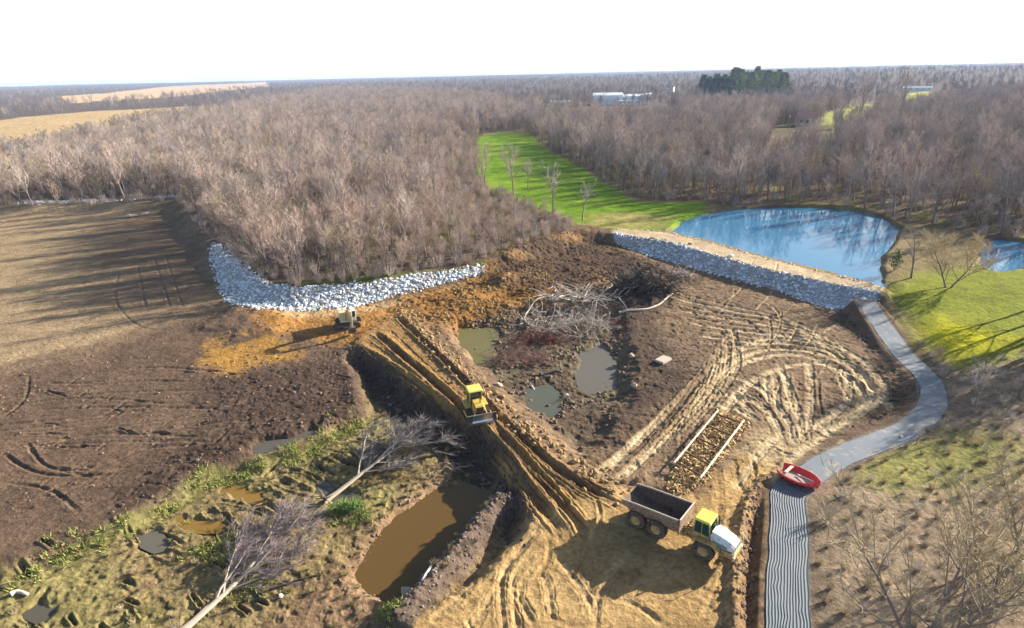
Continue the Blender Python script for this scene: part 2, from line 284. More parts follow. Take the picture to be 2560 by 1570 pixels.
    # general worked soil in the middle of the site
    site = mask(x, y, PTS([(560,742),(1170,660),(1290,600),(1400,560),(1475,575),(1560,612),(1750,668),(1900,708),(1985,738),(2075,738),(2140,800),(2215,910),(2232,960),(2190,1020),(2060,1068),(1930,1120),(1870,1175),(1860,1300),(1855,1700),(800,1700),(800,760)], 0), -1.5, 1, 0.8, 4, 47)
    lerp_col(C, site, (0.20, 0.135, 0.085)); rough = np.maximum(rough, site*0.3)
    mlc = mask(x, y, MUD_L, -1.5, 1.5, 2.5, 5, 49); lerp_col(C, mlc, (0.135, 0.091, 0.063)); rough = np.maximum(rough, mlc*0.32*(0.35+0.65*sstep(-45, -20, x)))
    lerp_col(C, mlc*sstep(0.0, 0.5, n_mid)*0.4, (0.165, 0.11, 0.072))
    lerp_col(C, mlc*fl*0.5, (0.26, 0.19, 0.12))
    md = mask(x, y, MUD_DARK, -3, 3, 3, 5, 53); lerp_col(C, md*0.75, (0.066, 0.044, 0.034)); rough = np.maximum(rough, md*0.34); wet = np.maximum(wet, md*0.35)
    lerp_col(C, mask(x, y, ORANGE_L, -2.5, 2.5, 3.5, 4, 55)*0.85*sstep(-.35, .2, n_mid+.6*n_fine), (0.36, 0.195, 0.045))
    ox = mask(x, y, ORANGE_X, -2, 2, 1.5, 4, 57); lerp_col(C, ox*0.9, (0.36, 0.185, 0.055))
    lerp_col(C, mask(x, y, PTS([(610,742),(700,748),(880,735),(960,722),(1160,672),(1170,660),(1165,678),(980,735),(880,752),(700,765)], 0), -0.8, 0.8, 0.7, 4, 58)*0.9, (0.44, 0.29, 0.15))
    lerp_col(C, om*0.9, (0.25, 0.125, 0.035)); lerp_col(C, om*sstep(0, .5, n_mid)*0.6, (0.34, 0.18, 0.05)); rough = np.maximum(rough, om*0.5)
    lerp_col(C, um*0.9, (0.095, 0.060, 0.040)); lerp_col(C, um*sstep(0.1, .6, n_mid)*0.7, (0.28, 0.165, 0.075)); rough = np.maximum(rough, um*0.5)
    dc = mask(x, y, DARK_C, -2.5, 2.5, 2, 5, 59); lerp_col(C, dc*0.9, (0.088, 0.062, 0.048)); rough = np.maximum(rough, dc*0.28)
    tr = mask(x, y, TAN_R, -2, 2.5, 2.0, 5, 61); lerp_col(C, tr*0.9, (0.225, 0.155, 0.098)); lerp_col(C, tr*sstep(-0.05, 0.5, n_mid+0.3*n_fine)*0.55, (0.12, 0.085, 0.065))
    lerp_col(C, mask(x, y, TAN_BRIGHT, -2, 2, 1.5, 4, 63)*0.85, (0.46, 0.35, 0.20))
    dr = mask(x, y, DARK_R, -1, 1, 1.0, 3, 65); lerp_col(C, dr*0.8, (0.13, 0.088, 0.062)); rough = np.maximum(rough, dr*0.4)
    ca = mask(x, y, CAUSE, 0.2, 2.4, 0.8, 3, 67); lerp_col(C, ca*0.92, (0.255, 0.155, 0.066)); rough = rough*(1-ca)+ca*0.20
    ya = mask(x, y, YARD, -1.2, 1.2, 1.0, 4, 69); lerp_col(C, ya*0.95, (0.43, 0.285, 0.125)); lerp_col(C, ya*sstep(-0.1, 0.5, n_mid)*0.4, (0.31, 0.19, 0.075)); rough = rough*(1-0.55*ya); lerp_col(C, ya*sstep(.1, .5, fbm(x/3.1, y/2.2, 4, 141, .65))*.55, (0.25, 0.155, 0.07))
    lerp_col(C, mask(x, y, TRUCK_SHADE, -1.0, 1.0, 0.8, 3, 71)*0.25, (0.16, 0.115, 0.07))  # truck's cast shadow darkened into the yard soil
    # wet lower left strip, the pit and the pool banks
    llc = mask(x, y, LOWL, -0.8, 1.2, 1.0, 4, 73); lerp_col(C, llc, (0.235, 0.178, 0.085)); lerp_col(C, llc*sstep(-0.05, 0.5, n_mid)*0.65, (0.225, 0.200, 0.075)); rough = np.maximum(rough, llc*0.35)
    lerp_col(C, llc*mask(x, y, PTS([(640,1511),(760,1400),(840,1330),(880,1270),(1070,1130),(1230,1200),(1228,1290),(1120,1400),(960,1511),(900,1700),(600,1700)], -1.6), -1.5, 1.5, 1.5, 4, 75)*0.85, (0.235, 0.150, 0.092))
    lerp_col(C, llc*mask(x, y, PTS([(850,862),(1095,1032),(1232,1200),(1190,1220),(1090,1150),(1060,1060),(900,990)], -1.6), -1.5, 1.5, 1.5, 4, 77)*0.7, (0.042, 0.034, 0.030))  # causeway's shadow on the low ground painted into the soil colour
    lerp_col(C, mask(x, y, PTS([(852,834),(926,872),(1022,952),(1120,1014),(1196,1074),(1256,1192),(1225,1290),(1190,1230),(1100,1110),(980,1020),(880,930)], 0), -.5, 1.0, .8, 3, 78)*0.85, (0.052, 0.038, 0.031))  # shade of the causeway's left face painted dark into its soil
    pc = mask(x, y, PIT, -1, 1.5, 1.5, 4, 79); lerp_col(C, pc*0.85, (0.105, 0.080, 0.058)); lerp_col(C, pc*sstep(0, .5, n_mid)*0.5, (0.17, 0.15, 0.085)); rough = np.maximum(rough, pc*0.4); wet = np.maximum(wet, pc*0.3)
    pb = mask(x, y, POOL, -3, 0, 1, 2, 83); lerp_col(C, pb*0.5*(n_fine > 0.0), (0.25, 0.17, 0.10)); rough = rough*(1-po*0.8)
    lerp_col(C, mask(x, y, CHIPS, -0.6, 0.6, 0.6, 2, 85)*0.7, (0.25, 0.15, 0.07))
    lerp_col(C, mask(x, y, DAM, -0.8, 0.4), (0.50, 0.385, 0.25)); rough = rough*(1-dm*0.8)
    for P in (RIP_L, RIP_F, RIP_D): lerp_col(C, mask(x, y, P, -0.4, 0.4), (0.36, 0.37, 0.39))
    rbc = mask(x, y, RBRUSH, -0.5, 1.5, 0.8, 4, 87); lerp_col(C, rbc, (0.27, 0.205, 0.14)); lerp_col(C, rbc*sstep(-0.1, 0.5, n_mid)*0.6, (0.20, 0.15, 0.105)); rough = np.maximum(rough, rbc*0.16)
    lerp_col(C, rbc*mask(x, y, RGRASS2, -4, 3, 3, 5, 89)*0.7, (0.21, 0.22, 0.045))
    rgc = mask(x, y, RGREEN, -3, 3, 2.0, 7, 91); lerp_col(C, rgc*0.95, (0.185, 0.215, 0.020)); lerp_col(C, rgc*sstep(0, .6, n_mid)*0.4, (0.24, 0.23, 0.03))
    lerp_col(C, mask(x, y, RYELLOW, -4, 4, 2.5, 6, 93)*0.8, (0.42, 0.39, 0.004))
    lerp_col(C, mask(x, y, PTS([(690,690),(720,690),(900,676),(1100,642),(1170,625),(1150,640),(900,662),(740,672)], 2.2), -1, 1, 1, 3, 95)*0.8, (0.13, 0.165, 0.04))
    k, d, s = line_dist(x, y, GREEN_EDGE, 2.5)
    if len(k):
        q = sstep(1.3, 0.1, d+1.8*n_mid[k])*0.45; C[k] += q[:, None]*(np.array((0.19, 0.205, 0.055))-C[k])
    # berm by the pool and drain beside the mat
    k, d, s = line_dist(x, y, BERM, 4)
    if len(k):
        q = np.exp(-(d/1.5)**2); h[k] = h[k]+q*(0.35-h[k])*0.9; C[k] += (0.9*sstep(2.2, 1.2, d))[:, None]*(np.array((0.125, 0.092, 0.075))-C[k]); rough[k] = np.maximum(rough[k], q*0.45)
    k, d, s = line_dist(x, y, TRENCH, 3)
    if len(k):
        h[k] -= 1.1*np.exp(-(d/0.55)**2); h[k] += 0.5*np.exp(-((d-1.3)/0.5)**2); C[k] += (0.8*sstep(1.9, 1.2, d))[:, None]*(np.array((0.16, 0.10, 0.06))-C[k]); rough[k] = np.maximum(rough[k], sstep(2.4, 1.6, d)*0.55)
    # wheel and crawler tracks
    for L, w, dep, col, amt in TRACKS:
        k, d, s = line_dist(x, y, L, w*3.2)
        if len(k) == 0: continue
        slen = np.hypot(*(np.diff(L, axis=0).T)).sum(); fl_ = min(2.5, slen*.22); fade = sstep(0, fl_, s)*sstep(0, fl_, slen-s)
        brk = 0.85+0.3*fbm(s/2.5+L[0, 0], d*0+L[0, 1], 2, 97)
        dd = d+0.12*fbm(x[k]/0.7, y[k]/0.7, 2, 99)
        h[k] += fade*brk*dep*(-np.exp(-(dd/w)**4)+0.28*np.exp(-((dd-1.7*w)/(0.5*w))**2))
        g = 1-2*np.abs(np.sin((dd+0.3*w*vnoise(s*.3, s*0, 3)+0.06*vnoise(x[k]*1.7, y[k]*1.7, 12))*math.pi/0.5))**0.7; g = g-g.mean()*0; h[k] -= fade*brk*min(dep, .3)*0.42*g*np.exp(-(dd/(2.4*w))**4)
        C[k] *= (1-0.38*fade*np.maximum(g, 0)**1.5*np.exp(-(dd/(2.4*w))**4))[:, None]  # groove shade darkened into the soil colour
        if col is not None:
            q = amt*fade*np.exp(-(dd/(w*1.05))**4)*np.clip(brk, 0, 1); C[k] += q[:, None]*(np.array(col)-C[k])
    # clods and crumbs
    keep = rough > 0.01
    cl = np.zeros(x.shape); X = x[keep]; Y = y[keep]
    big = fbm(X/2.6, Y/2.6, 3, 103); rid = 1-np.abs(fbm(X/0.95, Y/0.95, 3, 105, 0.6))*2.4; lump = np.maximum(0, vnoise(X/0.62, Y/0.62, 107)-0.15)
    cl[keep] = big*0.30+rid*0.17+lump*0.34+0.22*np.maximum(0, vnoise(X/0.38, Y/0.38, 109)-0.1)-0.35*sstep(0.25, 0.6, vnoise(X/0.9+5, Y/0.6, 113))
    pm2 = np.ones(x.shape)
    k, d, s = line_dist(x, y, PATH, 4.0)
    h = h + rough*cl*0.85
    if len(k):
        zz = np.interp(s, np.linspace(0, np.hypot(*np.diff(PATH, axis=0).T).sum(), len(PATH_Z)), PATH_Z)
        q = sstep(3.4, 1.9, d); h[k] += q*(zz-h[k]); C[k] += (sstep(1.9, 1.5, d))[:, None]*(np.array((0.2, 0.17, 0.14))-C[k])
    for P, z in PUDDLES:
        ring = mask(x, y, P, -3.0, -0.9, 0.3, 2, 81); h = h + ring*(np.maximum(h, z+0.08)-h)
        q = mask(x, y, P, -0.9, 0.8, 1.5, 2.6, 81); h = h + q*(z-0.28-h); wet = np.maximum(wet, q)
    damp = sstep(0.12, 0.45, fbm(x/0.9, y/0.55, 3, 111, 0.7))*np.clip(rough*2.2, 0, 1); C *= (1-0.5*damp)[:, None]      # moist crumbs in worked soil
    C *= (1+0.30*n_fine+0.14*n_mid)[:, None]
    return h, np.clip(C, 0.01, 0.8), wet
def zat(x, y): return terrain(np.atleast_1d(np.asarray(x, float)), np.atleast_1d(np.asarray(y, float)))[0]

# ------------------------------------------------------------------ helpers for objects
def tag(o, label=None, cat=None, group=None, kind=None):
    if label: o['label'] = label
    if cat: o['category'] = cat
    if group: o['group'] = group
    if kind: o['kind'] = kind
    return o
def empty(name, loc, rz=0.0, **kw):
    o = bpy.data.objects.new(name, None); COL.objects.link(o); o.location = loc; o.rotation_euler = (0, 0, rz); o.empty_display_size = 0.3
    return tag(o, **kw)
def np_mesh(name, V, F, mats, fmat=None, smooth=False):
    """mesh from arrays; F is an (n,3) or (n,4) array or a list of such arrays"""
    if not isinstance(F, list): F = [F]
    me = bpy.data.meshes.new(name); V = np.asarray(V, np.float32)
    me.vertices.add(len(V)); me.vertices.foreach_set('co', V.ravel())
    idx = np.concatenate([np.asarray(f).ravel() for f in F]).astype(np.int32)
    tot = np.concatenate([np.full(len(f), np.asarray(f).shape[1]) for f in F]).astype(np.int32)
    st = np.concatenate([[0], np.cumsum(tot)[:-1]]).astype(np.int32)
    me.loops.add(len(idx)); me.loops.foreach_set('vertex_index', idx)
    me.polygons.add(len(tot)); me.polygons.foreach_set('loop_start', st); me.polygons.foreach_set('loop_total', tot)
    for m in mats: me.materials.append(m)
    if fmat is not None: me.polygons.foreach_set('material_index', np.asarray(fmat, np.int32))
    me.polygons.foreach_set('use_smooth', np.full(len(tot), smooth))
    me.update(calc_edges=True); return me
def link(name, me, parent=None, **kw):
    o = bpy.data.objects.new(name, me); COL.objects.link(o)
    if parent is not None: o.parent = parent
    return tag(o, **kw)

def mat_new(name):
    m = bpy.data.materials.new(name); m.use_nodes = True; nt = m.node_tree
    b = nt.nodes['Principled BSDF']; return m, nt, b
def mat(name, col, rough=0.7, metal=0.0, var=0.15, scale=3.0, bump=0.0, dirt=None, dirt_amt=0.0, obj_rand=0.0, spec=None):
    m, nt, b = mat_new(name); N = nt.nodes; L = nt.links
    tc = N.new('ShaderNodeTexCoord'); no = N.new('ShaderNodeTexNoise'); no.inputs['Scale'].default_value = scale; no.inputs['Detail'].default_value = 5
    L.new(tc.outputs['Object'], no.inputs['Vector'])
    mr = N.new('ShaderNodeMapRange'); mr.inputs[3].default_value = 1-var; mr.inputs[4].default_value = 1+var; L.new(no.outputs[0], mr.inputs[0])
    hsv = N.new('ShaderNodeHueSaturation'); hsv.inputs['Color'].default_value = (*col, 1); L.new(mr.outputs[0], hsv.inputs['Value'])
    outc = hsv.outputs[0]
    if obj_rand:
        oi = N.new('ShaderNodeObjectInfo'); m2 = N.new('ShaderNodeMapRange'); m2.inputs[3].default_value = 1-obj_rand; m2.inputs[4].default_value = 1+obj_rand
        L.new(oi.outputs['Random'], m2.inputs[0]); h2 = N.new('ShaderNodeHueSaturation'); L.new(outc, h2.inputs['Color']); L.new(m2.outputs[0], h2.inputs['Value']); outc = h2.outputs[0]
    if dirt:
        n2 = N.new('ShaderNodeTexNoise'); n2.inputs['Scale'].default_value = scale*1.7; n2.inputs['Detail'].default_value = 6; L.new(tc.outputs['Object'], n2.inputs['Vector'])
        rp = N.new('ShaderNodeMapRange'); rp.inputs[1].default_value = 0.62-dirt_amt*0.4; rp.inputs[2].default_value = 0.72-dirt_amt*0.25; L.new(n2.outputs[0], rp.inputs[0])
        mx = N.new('ShaderNodeMix'); mx.data_type = 'RGBA'; mx.inputs['B'].default_value = (*dirt, 1); L.new(outc, mx.inputs['A']); L.new(rp.outputs[0], mx.inputs['Factor']); outc = mx.outputs['Result']
    L.new(outc, b.inputs['Base Color']); b.inputs['Roughness'].default_value = rough; b.inputs['Metallic'].default_value = metal
    if spec is not None: b.inputs['Specular IOR Level'].default_value = spec
    if bump:
        bp = N.new('ShaderNodeBump'); bp.inputs['Strength'].default_value = bump; bp.inputs['Distance'].default_value = 0.05; L.new(no.outputs[0], bp.inputs['Height']); L.new(bp.outputs[0], b.inputs['Normal'])
    return m

# ------------------------------------------------------------------ ground
def ground_mat():
    m, nt, b = mat_new('soil_and_turf'); N = nt.nodes; L = nt.links
    at = N.new('ShaderNodeAttribute'); at.attribute_name = 'soil'; wt = N.new('ShaderNodeAttribute'); wt.attribute_name = 'wet'
    tc = N.new('ShaderNodeTexCoord')
    n1 = N.new('ShaderNodeTexNoise'); n1.inputs['Scale'].default_value = 2.2; n1.inputs['Detail'].default_value = 8; n1.inputs['Roughness'].default_value = 0.7; L.new(tc.outputs['Object'], n1.inputs['Vector'])
    n2 = N.new('ShaderNodeTexNoise'); n2.inputs['Scale'].default_value = 0.35; n2.inputs['Detail'].default_value = 6; L.new(tc.outputs['Object'], n2.inputs['Vector'])
    r1 = N.new('ShaderNodeMapRange'); r1.inputs[1].default_value = 0.3; r1.inputs[2].default_value = 0.7; r1.inputs[3].default_value = 0.60; r1.inputs[4].default_value = 1.36; L.new(n1.outputs[0], r1.inputs[0])
    r2 = N.new('ShaderNodeMapRange'); r2.inputs[1].default_value = 0.3; r2.inputs[2].default_value = 0.7; r2.inputs[3].default_value = 0.88; r2.inputs[4].default_value = 1.12; L.new(n2.outputs[0], r2.inputs[0])
    mu = N.new('ShaderNodeMath'); mu.operation = 'MULTIPLY'; L.new(r1.outputs[0], mu.inputs[0]); L.new(r2.outputs[0], mu.inputs[1])
    hs = N.new('ShaderNodeHueSaturation'); L.new(at.outputs['Color'], hs.inputs['Color']); L.new(mu.outputs[0], hs.inputs['Value'])
    L.new(hs.outputs[0], b.inputs['Base Color'])
    rr = N.new('ShaderNodeMapRange'); rr.inputs[3].default_value = 0.95; rr.inputs[4].default_value = 0.42; L.new(wt.outputs['Fac'], rr.inputs[0]); L.new(rr.outputs[0], b.inputs['Roughness'])
    b.inputs['Specular IOR Level'].default_value = 0.04
    bp = N.new('ShaderNodeBump'); bp.inputs['Strength'].default_value = 0.8; bp.inputs['Distance'].default_value = 0.26; L.new(n1.outputs[0], bp.inputs['Height']); L.new(bp.outputs[0], b.inputs['Normal'])
    return m
az_f = np.radians(np.linspace(-56, 56, 1750)); az_c = np.radians(np.linspace(57, 303, 90))[1:-1]
az = np.concatenate([az_f, az_c])
rad = np.concatenate([np.geomspace(4, 26, 24)[:-1], np.geomspace(26, 230, 860)[:-1], np.geomspace(230, 1200, 150)[:-1], np.geomspace(1200, 14000, 70)])
RR, AA = np.meshgrid(rad, az, indexing='ij'); gx = (RR*np.sin(AA)).ravel(); gy = (RR*np.cos(AA)).ravel()
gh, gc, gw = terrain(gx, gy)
nr, na = len(rad), len(az)
i0 = np.arange(nr-1)[:, None]*na + np.arange(na)[None, :]; i1 = np.arange(nr-1)[:, None]*na + (np.arange(na)[None, :]+1) % na
quads = np.stack([i0, i0+na, i1+na, i1], -1).reshape(-1, 4)[:, ::-1]
Vg = np.stack([gx, gy, gh], 1); Vg = np.vstack([Vg, [[0, 0, gh[:na].mean()]]]); hub = len(Vg)-1
tri = np.stack([np.full(na, hub), np.arange(na), (np.arange(na)+1) % na], 1)[:, ::-1]
gme = np_mesh('ground', Vg, [quads, tri], [ground_mat()], smooth=True)
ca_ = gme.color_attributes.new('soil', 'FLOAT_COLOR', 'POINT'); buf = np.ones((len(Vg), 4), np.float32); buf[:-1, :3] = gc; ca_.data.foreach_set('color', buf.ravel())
wa = gme.attributes.new('wet', 'FLOAT', 'POINT'); wb = np.zeros(len(Vg), np.float32); wb[:-1] = gw; wa.data.foreach_set('value', wb)
link('ground', gme, label='open ground of mud, tan dirt, turf and leaf litter reaching the horizon', cat='ground', kind='structure')

# ------------------------------------------------------------------ water
def water_mat(name, col, rough, bump, scale, spec=0.5, stretch=1.0):
    m, nt, b = mat_new(name); N = nt.nodes; L = nt.links
    b.inputs['Base Color'].default_value = (*col, 1); b.inputs['Roughness'].default_value = rough; b.inputs['IOR'].default_value = 1.33; b.inputs['Specular IOR Level'].default_value = spec
    tc = N.new('ShaderNodeTexCoord'); n = N.new('ShaderNodeTexNoise'); n.inputs['Scale'].default_value = scale; n.inputs['Detail'].default_value = 3; L.new(tc.outputs['Object'], n.inputs['Vector'])
    bp = N.new('ShaderNodeBump'); bp.inputs['Strength'].default_value = bump; bp.inputs['Distance'].default_value = 0.05; L.new(n.outputs[0], bp.inputs['Height']); L.new(bp.outputs[0], b.inputs['Normal'])
    return m
def sheet(name, poly, z, m, grow, **kw):
    poly = smooth_line(np.vstack([poly, poly[:1]]), .8)[:-1]
    c = poly.mean(0); P = poly+(poly-c)/np.linalg.norm(poly-c, axis=1)[:, None]*grow
    V = np.column_stack([P, np.full(len(P), z)]); V = np.vstack([V, [c[0], c[1], z]]); n = len(P)
    F = np.stack([np.full(n, n), np.arange(n), (np.arange(n)+1) % n], 1)
    a = V[0, :2]-V[n, :2]; b2 = V[1, :2]-V[n, :2]
    if a[0]*b2[1]-a[1]*b2[0] < 0: F = F[:, ::-1]
    return link(name, np_mesh(name, V, F, [m]), **kw)
blue_w = water_mat('pond_water', (0.055, 0.195, 0.35), 0.03, 0.05, 1.0, 0.62)
sheet('pond_water', POND, 1.5, blue_w, 1.2, label='wide blue pond behind the stone faced dam', cat='pond', kind='structure')
sheet('pond_water', POND2, 1.5, blue_w, 1.2, label='small blue pond at the right edge beyond the lawn', cat='pond', kind='structure')
sheet('pool_water', POOL, -2.1, water_mat('muddy_water', (0.115, 0.068, 0.020), 0.10, 0.06, 2.5, 0.4), 1.2, label='long brown muddy pool below the haul road', cat='pool', kind='structure')
PUD_INFO = [('olive puddle beside the haul road above the pit', (0.15,0.13,0.05)), ('grey puddle in the pit below the bleached brush', (0.13,0.12,0.10)), ('dull blue green puddle at the bottom of the pit', (0.095,0.10,0.08)),
            ('thin grey puddle lying along the dark mud above the green strip', (0.10,0.09,0.08)), ('ochre brown puddle in the furrows left of the large fallen tree', (0.22,0.13,0.03)), ('ochre puddle in the furrows nearest the green strip', (0.22,0.13,0.03)),
            ('round dark puddle in the bottom left corner', (0.095,0.085,0.065)), ('small grey puddle among the furrows of the grass strip', (0.12,0.11,0.085)), ('dark puddle at the root end of the smaller fallen tree', (0.085,0.075,0.06))]
for (P, z), (lb, cc) in zip(PUDDLES, PUD_INFO):
    sheet('puddle', P, z, water_mat('puddle_water', cc, 0.32, 0.2, 3, 0.25), 0.5, label=lb, cat='puddle', kind='structure')

# ------------------------------------------------------------------ bare trees, shrubs, conifers
class Wood:
    """collects tubes (bark) and thin twigs as arrays"""
    def __init__(s): s.V = []; s.Q = []; s.T = []; s.n = 0
    def tube(s, P, R, k=5):
        P = np.asarray(P, float); m = len(P); base = s.n
        for i in range(m):
            t = P[min(i+1, m-1)]-P[max(i-1, 0)]; t = t/(np.linalg.norm(t)+1e-9)
            a = np.cross(t, (0.31, 0.77, 0.55)); a /= np.linalg.norm(a)+1e-9; b = np.cross(t, a)
            ang = np.arange(k)*2*math.pi/k
            s.V.append(P[i]+R[i]*(np.cos(ang)[:, None]*a+np.sin(ang)[:, None]*b))
        s.n += m*k
        for i in range(m-1):
            for j in range(k):
                s.Q.append((base+i*k+j, base+i*k+(j+1) % k, base+(i+1)*k+(j+1) % k, base+(i+1)*k+j))
    def twigs(s, P0, P1, w, rng):
        d = P1-P0; q = rng.normal(size=d.shape); pr = np.cross(d, q); pr /= np.linalg.norm(pr, axis=1)[:, None]+1e-9
        n = len(P0); V = np.stack([P0+pr*w[:, None]/2, P0-pr*w[:, None]/2, P1], 1).reshape(-1, 3)
        s.V.append(V); s.T.append(np.arange(n*3).reshape(-1, 3)+s.n); s.n += n*3
    def mesh(s, name, m, smooth=False):
        V = np.concatenate(s.V); F = []
        if s.Q: F.append(np.array(s.Q))
        if s.T: F.append(np.concatenate(s.T))
        return np_mesh(name, V, F, [m], smooth=smooth)
def unit(v): return v/(np.linalg.norm(v)+1e-9)
def bough(rng, p, d, L, seg, bend, upw):
    P = [np.array(p, float)]; d = unit(np.array(d, float))
    for i in range(seg):
        d = unit(d+rng.normal(size=3)*bend+np.array((0, 0, upw))); P.append(P[-1]+d*L/seg)
    return np.array(P)
def along(P, t):
    x = t*(len(P)-1); i = min(int(x), len(P)-2); f = x-i
    return P[i]*(1-f)+P[i+1]*f, unit(P[i+1]-P[i])
def grow(seed, h=10.0, fork=0.3, nlimb=9, lean=0.75, nsub=7, ntw=16, stems=1, tr=None, upw=0.10, tw=0.035, ltw=0.9, lay=None):
    """trunk and crown of a leafless tree; lay = direction turns it into a felled one lying along x"""
    rng = np.random.default_rng(seed); T = Wood(); K = Wood(); tr = tr or h*0.016
    P0s, P1s, Ws = [], [], []
    for sidx in range(stems):
        d0 = np.array((0, 0, 1.0)) if stems == 1 else unit(np.array((math.cos(sidx*2.4)*.38, math.sin(sidx*2.4)*.38, 1)))
        hs = h*(0.74 if stems == 1 else rng.uniform(.55, .75)); off = np.array((math.cos(sidx*2.4), math.sin(sidx*2.4), 0))*(0 if stems == 1 else tr*1.1)
        trunk = bough(rng, off+np.array((0, 0, -0.25)), d0, hs, 7, 0.055, 0.02)
        r0 = tr*(1 if stems == 1 else 0.7)
        T.tube(trunk, r0*np.linspace(1, 0.22, 8)*np.array([1.25]+[1]*7), 6)
        for i in range(nlimb):
            t = fork+(1-fork)*(i+rng.random())/nlimb; p, td = along(trunk, min(t, 0.999))
            az = i*2.4+rng.uniform(-.5, .5); out = np.array((math.cos(az), math.sin(az), 0))
            dl = unit(out*lean+td*rng.uniform(.7, 1.1)); Ll = h*rng.uniform(.26, .42)*(1.18-0.55*t)
            limb = bough(rng, p, dl, Ll, 4, 0.13, upw); rl = r0*(0.5-0.28*t)
            T.tube(limb, rl*np.linspace(1, 0.3, 5), 4)
            for j in range(nsub):
                u = 0.22+0.78*(j+rng.random())/nsub; q, ld = along(limb, min(u, .999))
                ds = unit(ld*0.8+rng.normal(size=3)*0.55+np.array((0, 0, upw*2))); Ls = Ll*rng.uniform(.28, .5)*(1.15-.5*u)+0.3
                sub = bough(rng, q, ds, Ls, 3, 0.16, upw); K.tube(sub, max(rl*0.42, 0.016)*np.linspace(1, .35, 4), 3)
                for _ in range(ntw):
                    w, wd = along(sub, rng.uniform(.15, .999)); dt = unit(wd*0.75+rng.normal(size=3)*0.5+np.array((0, 0, upw*2)))
                    P0s.append(w); P1s.append(w+dt*ltw*rng.uniform(.45, 1.2)); Ws.append(tw*rng.uniform(.7, 1.2))
    K.twigs(np.array(P0s), np.array(P1s), np.array(Ws), rng)
    return T, K
def shrub(seed, h=2.2, n=26, ntw=16, tw=0.03, spread=0.5):
    rng = np.random.default_rng(seed); K = Wood(); a, b, w = [], [], []
    for i in range(n):
        az = rng.uniform(0, 6.28); o = np.array((math.cos(az), math.sin(az), 0)); p = o*rng.uniform(0, .5)*h*.5
        st = bough(rng, p, unit(o*spread*rng.random()+np.array((0, 0, 1))), h*rng.uniform(.6, 1), 3, .12, .05); K.tube(st, 0.022*np.linspace(1, .4, 4), 3)
        for _ in range(ntw):
            q, d = along(st, rng.uniform(.2, .999)); a.append(q); b.append(q+unit(d+rng.normal(size=3)*.6)*rng.uniform(.3, .7)*h*.3); w.append(tw)
    K.twigs(np.array(a), np.array(b), np.array(w), rng); return K
def conifer(seed, h=14.0, r=3.2, n=2600):
    rng = np.random.default_rng(seed); T = Wood(); K = Wood()
    T.tube(np.array([[0, 0, -.2], [0, 0, h*.5], [0, 0, h*.96]]), [.22, .14, .03], 5)
    z = h*(0.08+0.9*rng.random(n)**1.25); tier = 0.72+0.28*np.sin(z*5.2); rr = r*(1-(z/h))**0.8*tier*np.sqrt(rng.uniform(.15, 1, n))+.1
    a = rng.uniform(0, 6.28, n); P0 = np.stack([rr*np.cos(a), rr*np.sin(a), z], 1)
    P1 = P0+np.stack([np.cos(a)*.75, np.sin(a)*.75, rng.uniform(-.5, .35, n)], 1)*rng.uniform(.6, 1.3, n)[:, None]
    K.twigs(P0, P1, rng.uniform(.22, .5, n), rng); return T, K

BARK = mat('bark_grey_brown', (0.20, 0.155, 0.13), .9, var=.25, scale=4, obj_rand=.25)
BARK_PALE = mat('bark_pale', (0.50, 0.43, 0.36), .85, var=.25, scale=4)
TWIG = mat('twigs_brown', (0.43, 0.345, 0.30), .9, var=.15, obj_rand=.28)
TWIG_R = mat('twigs_russet', (0.46, 0.35, 0.29), .9, var=.15, obj_rand=.25)
TWIG_P = mat('twigs_pale', (0.50, 0.44, 0.39), .9, var=.15, obj_rand=.2)
TWIG_D = mat('twigs_dark', (0.29, 0.26, 0.255), .9, var=.15, obj_rand=.28)
TWIG_T = mat('twigs_straw', (0.46, 0.37, 0.23), .9, var=.15, obj_rand=.2)
TWIG_O = mat('twigs_olive', (0.34, 0.29, 0.16), .9, var=.15, obj_rand=.25)
NEEDLE = mat('needles_dark', (0.03, 0.10, 0.055), .85, var=.3, obj_rand=.2)
NEEDLE_L = mat('needles_light', (0.16, 0.24, 0.05), .85, var=.3, obj_rand=.2)
LEAF_G = mat('leaf_green', (0.09, 0.15, 0.04), .8, var=.3)

KINDS = {   # name: (grow arguments, bark, twigs)
    'broad': (dict(seed=11, h=10.5, fork=.28, nlimb=10, lean=.85, nsub=7, ntw=17), BARK, TWIG),
    'tall': (dict(seed=12, h=12.5, fork=.30, nlimb=11, lean=.55, nsub=7, ntw=15, upw=.16), BARK, TWIG),
    'fan': (dict(seed=13, h=9.5, fork=.18, nlimb=8, lean=.55, nsub=7, ntw=16, stems=2, upw=.18), BARK, TWIG_R),
    'russet': (dict(seed=14, h=9.0, fork=.22, nlimb=10, lean=.8, nsub=7, ntw=18), BARK, TWIG_R),
    'dark': (dict(seed=15, h=11.5, fork=.30, nlimb=10, lean=.75, nsub=7, ntw=16), BARK, TWIG_D),
    'pale': (dict(seed=16, h=10.5, fork=.25, nlimb=9, lean=.6, nsub=6, ntw=14, upw=.15), BARK_PALE, TWIG_P),
    'sapling': (dict(seed=17, h=7.0, fork=.35, nlimb=9, lean=.6, nsub=5, ntw=10, tw=.028, ltw=.7), BARK, TWIG_P),
    'olive': (dict(seed=18, h=10.0, fork=.25, nlimb=9, lean=.8, nsub=7, ntw=16), BARK, TWIG_O),
}
PARTS = {}; STUFF = {}
KINDS['far'] = (dict(seed=19, h=11.0, fork=.25, nlimb=9, lean=.75, nsub=7, ntw=14, tw=.05), BARK, mat('twigs_far_grey', (0.19, 0.165, 0.165), .9, var=.15, obj_rand=.3))
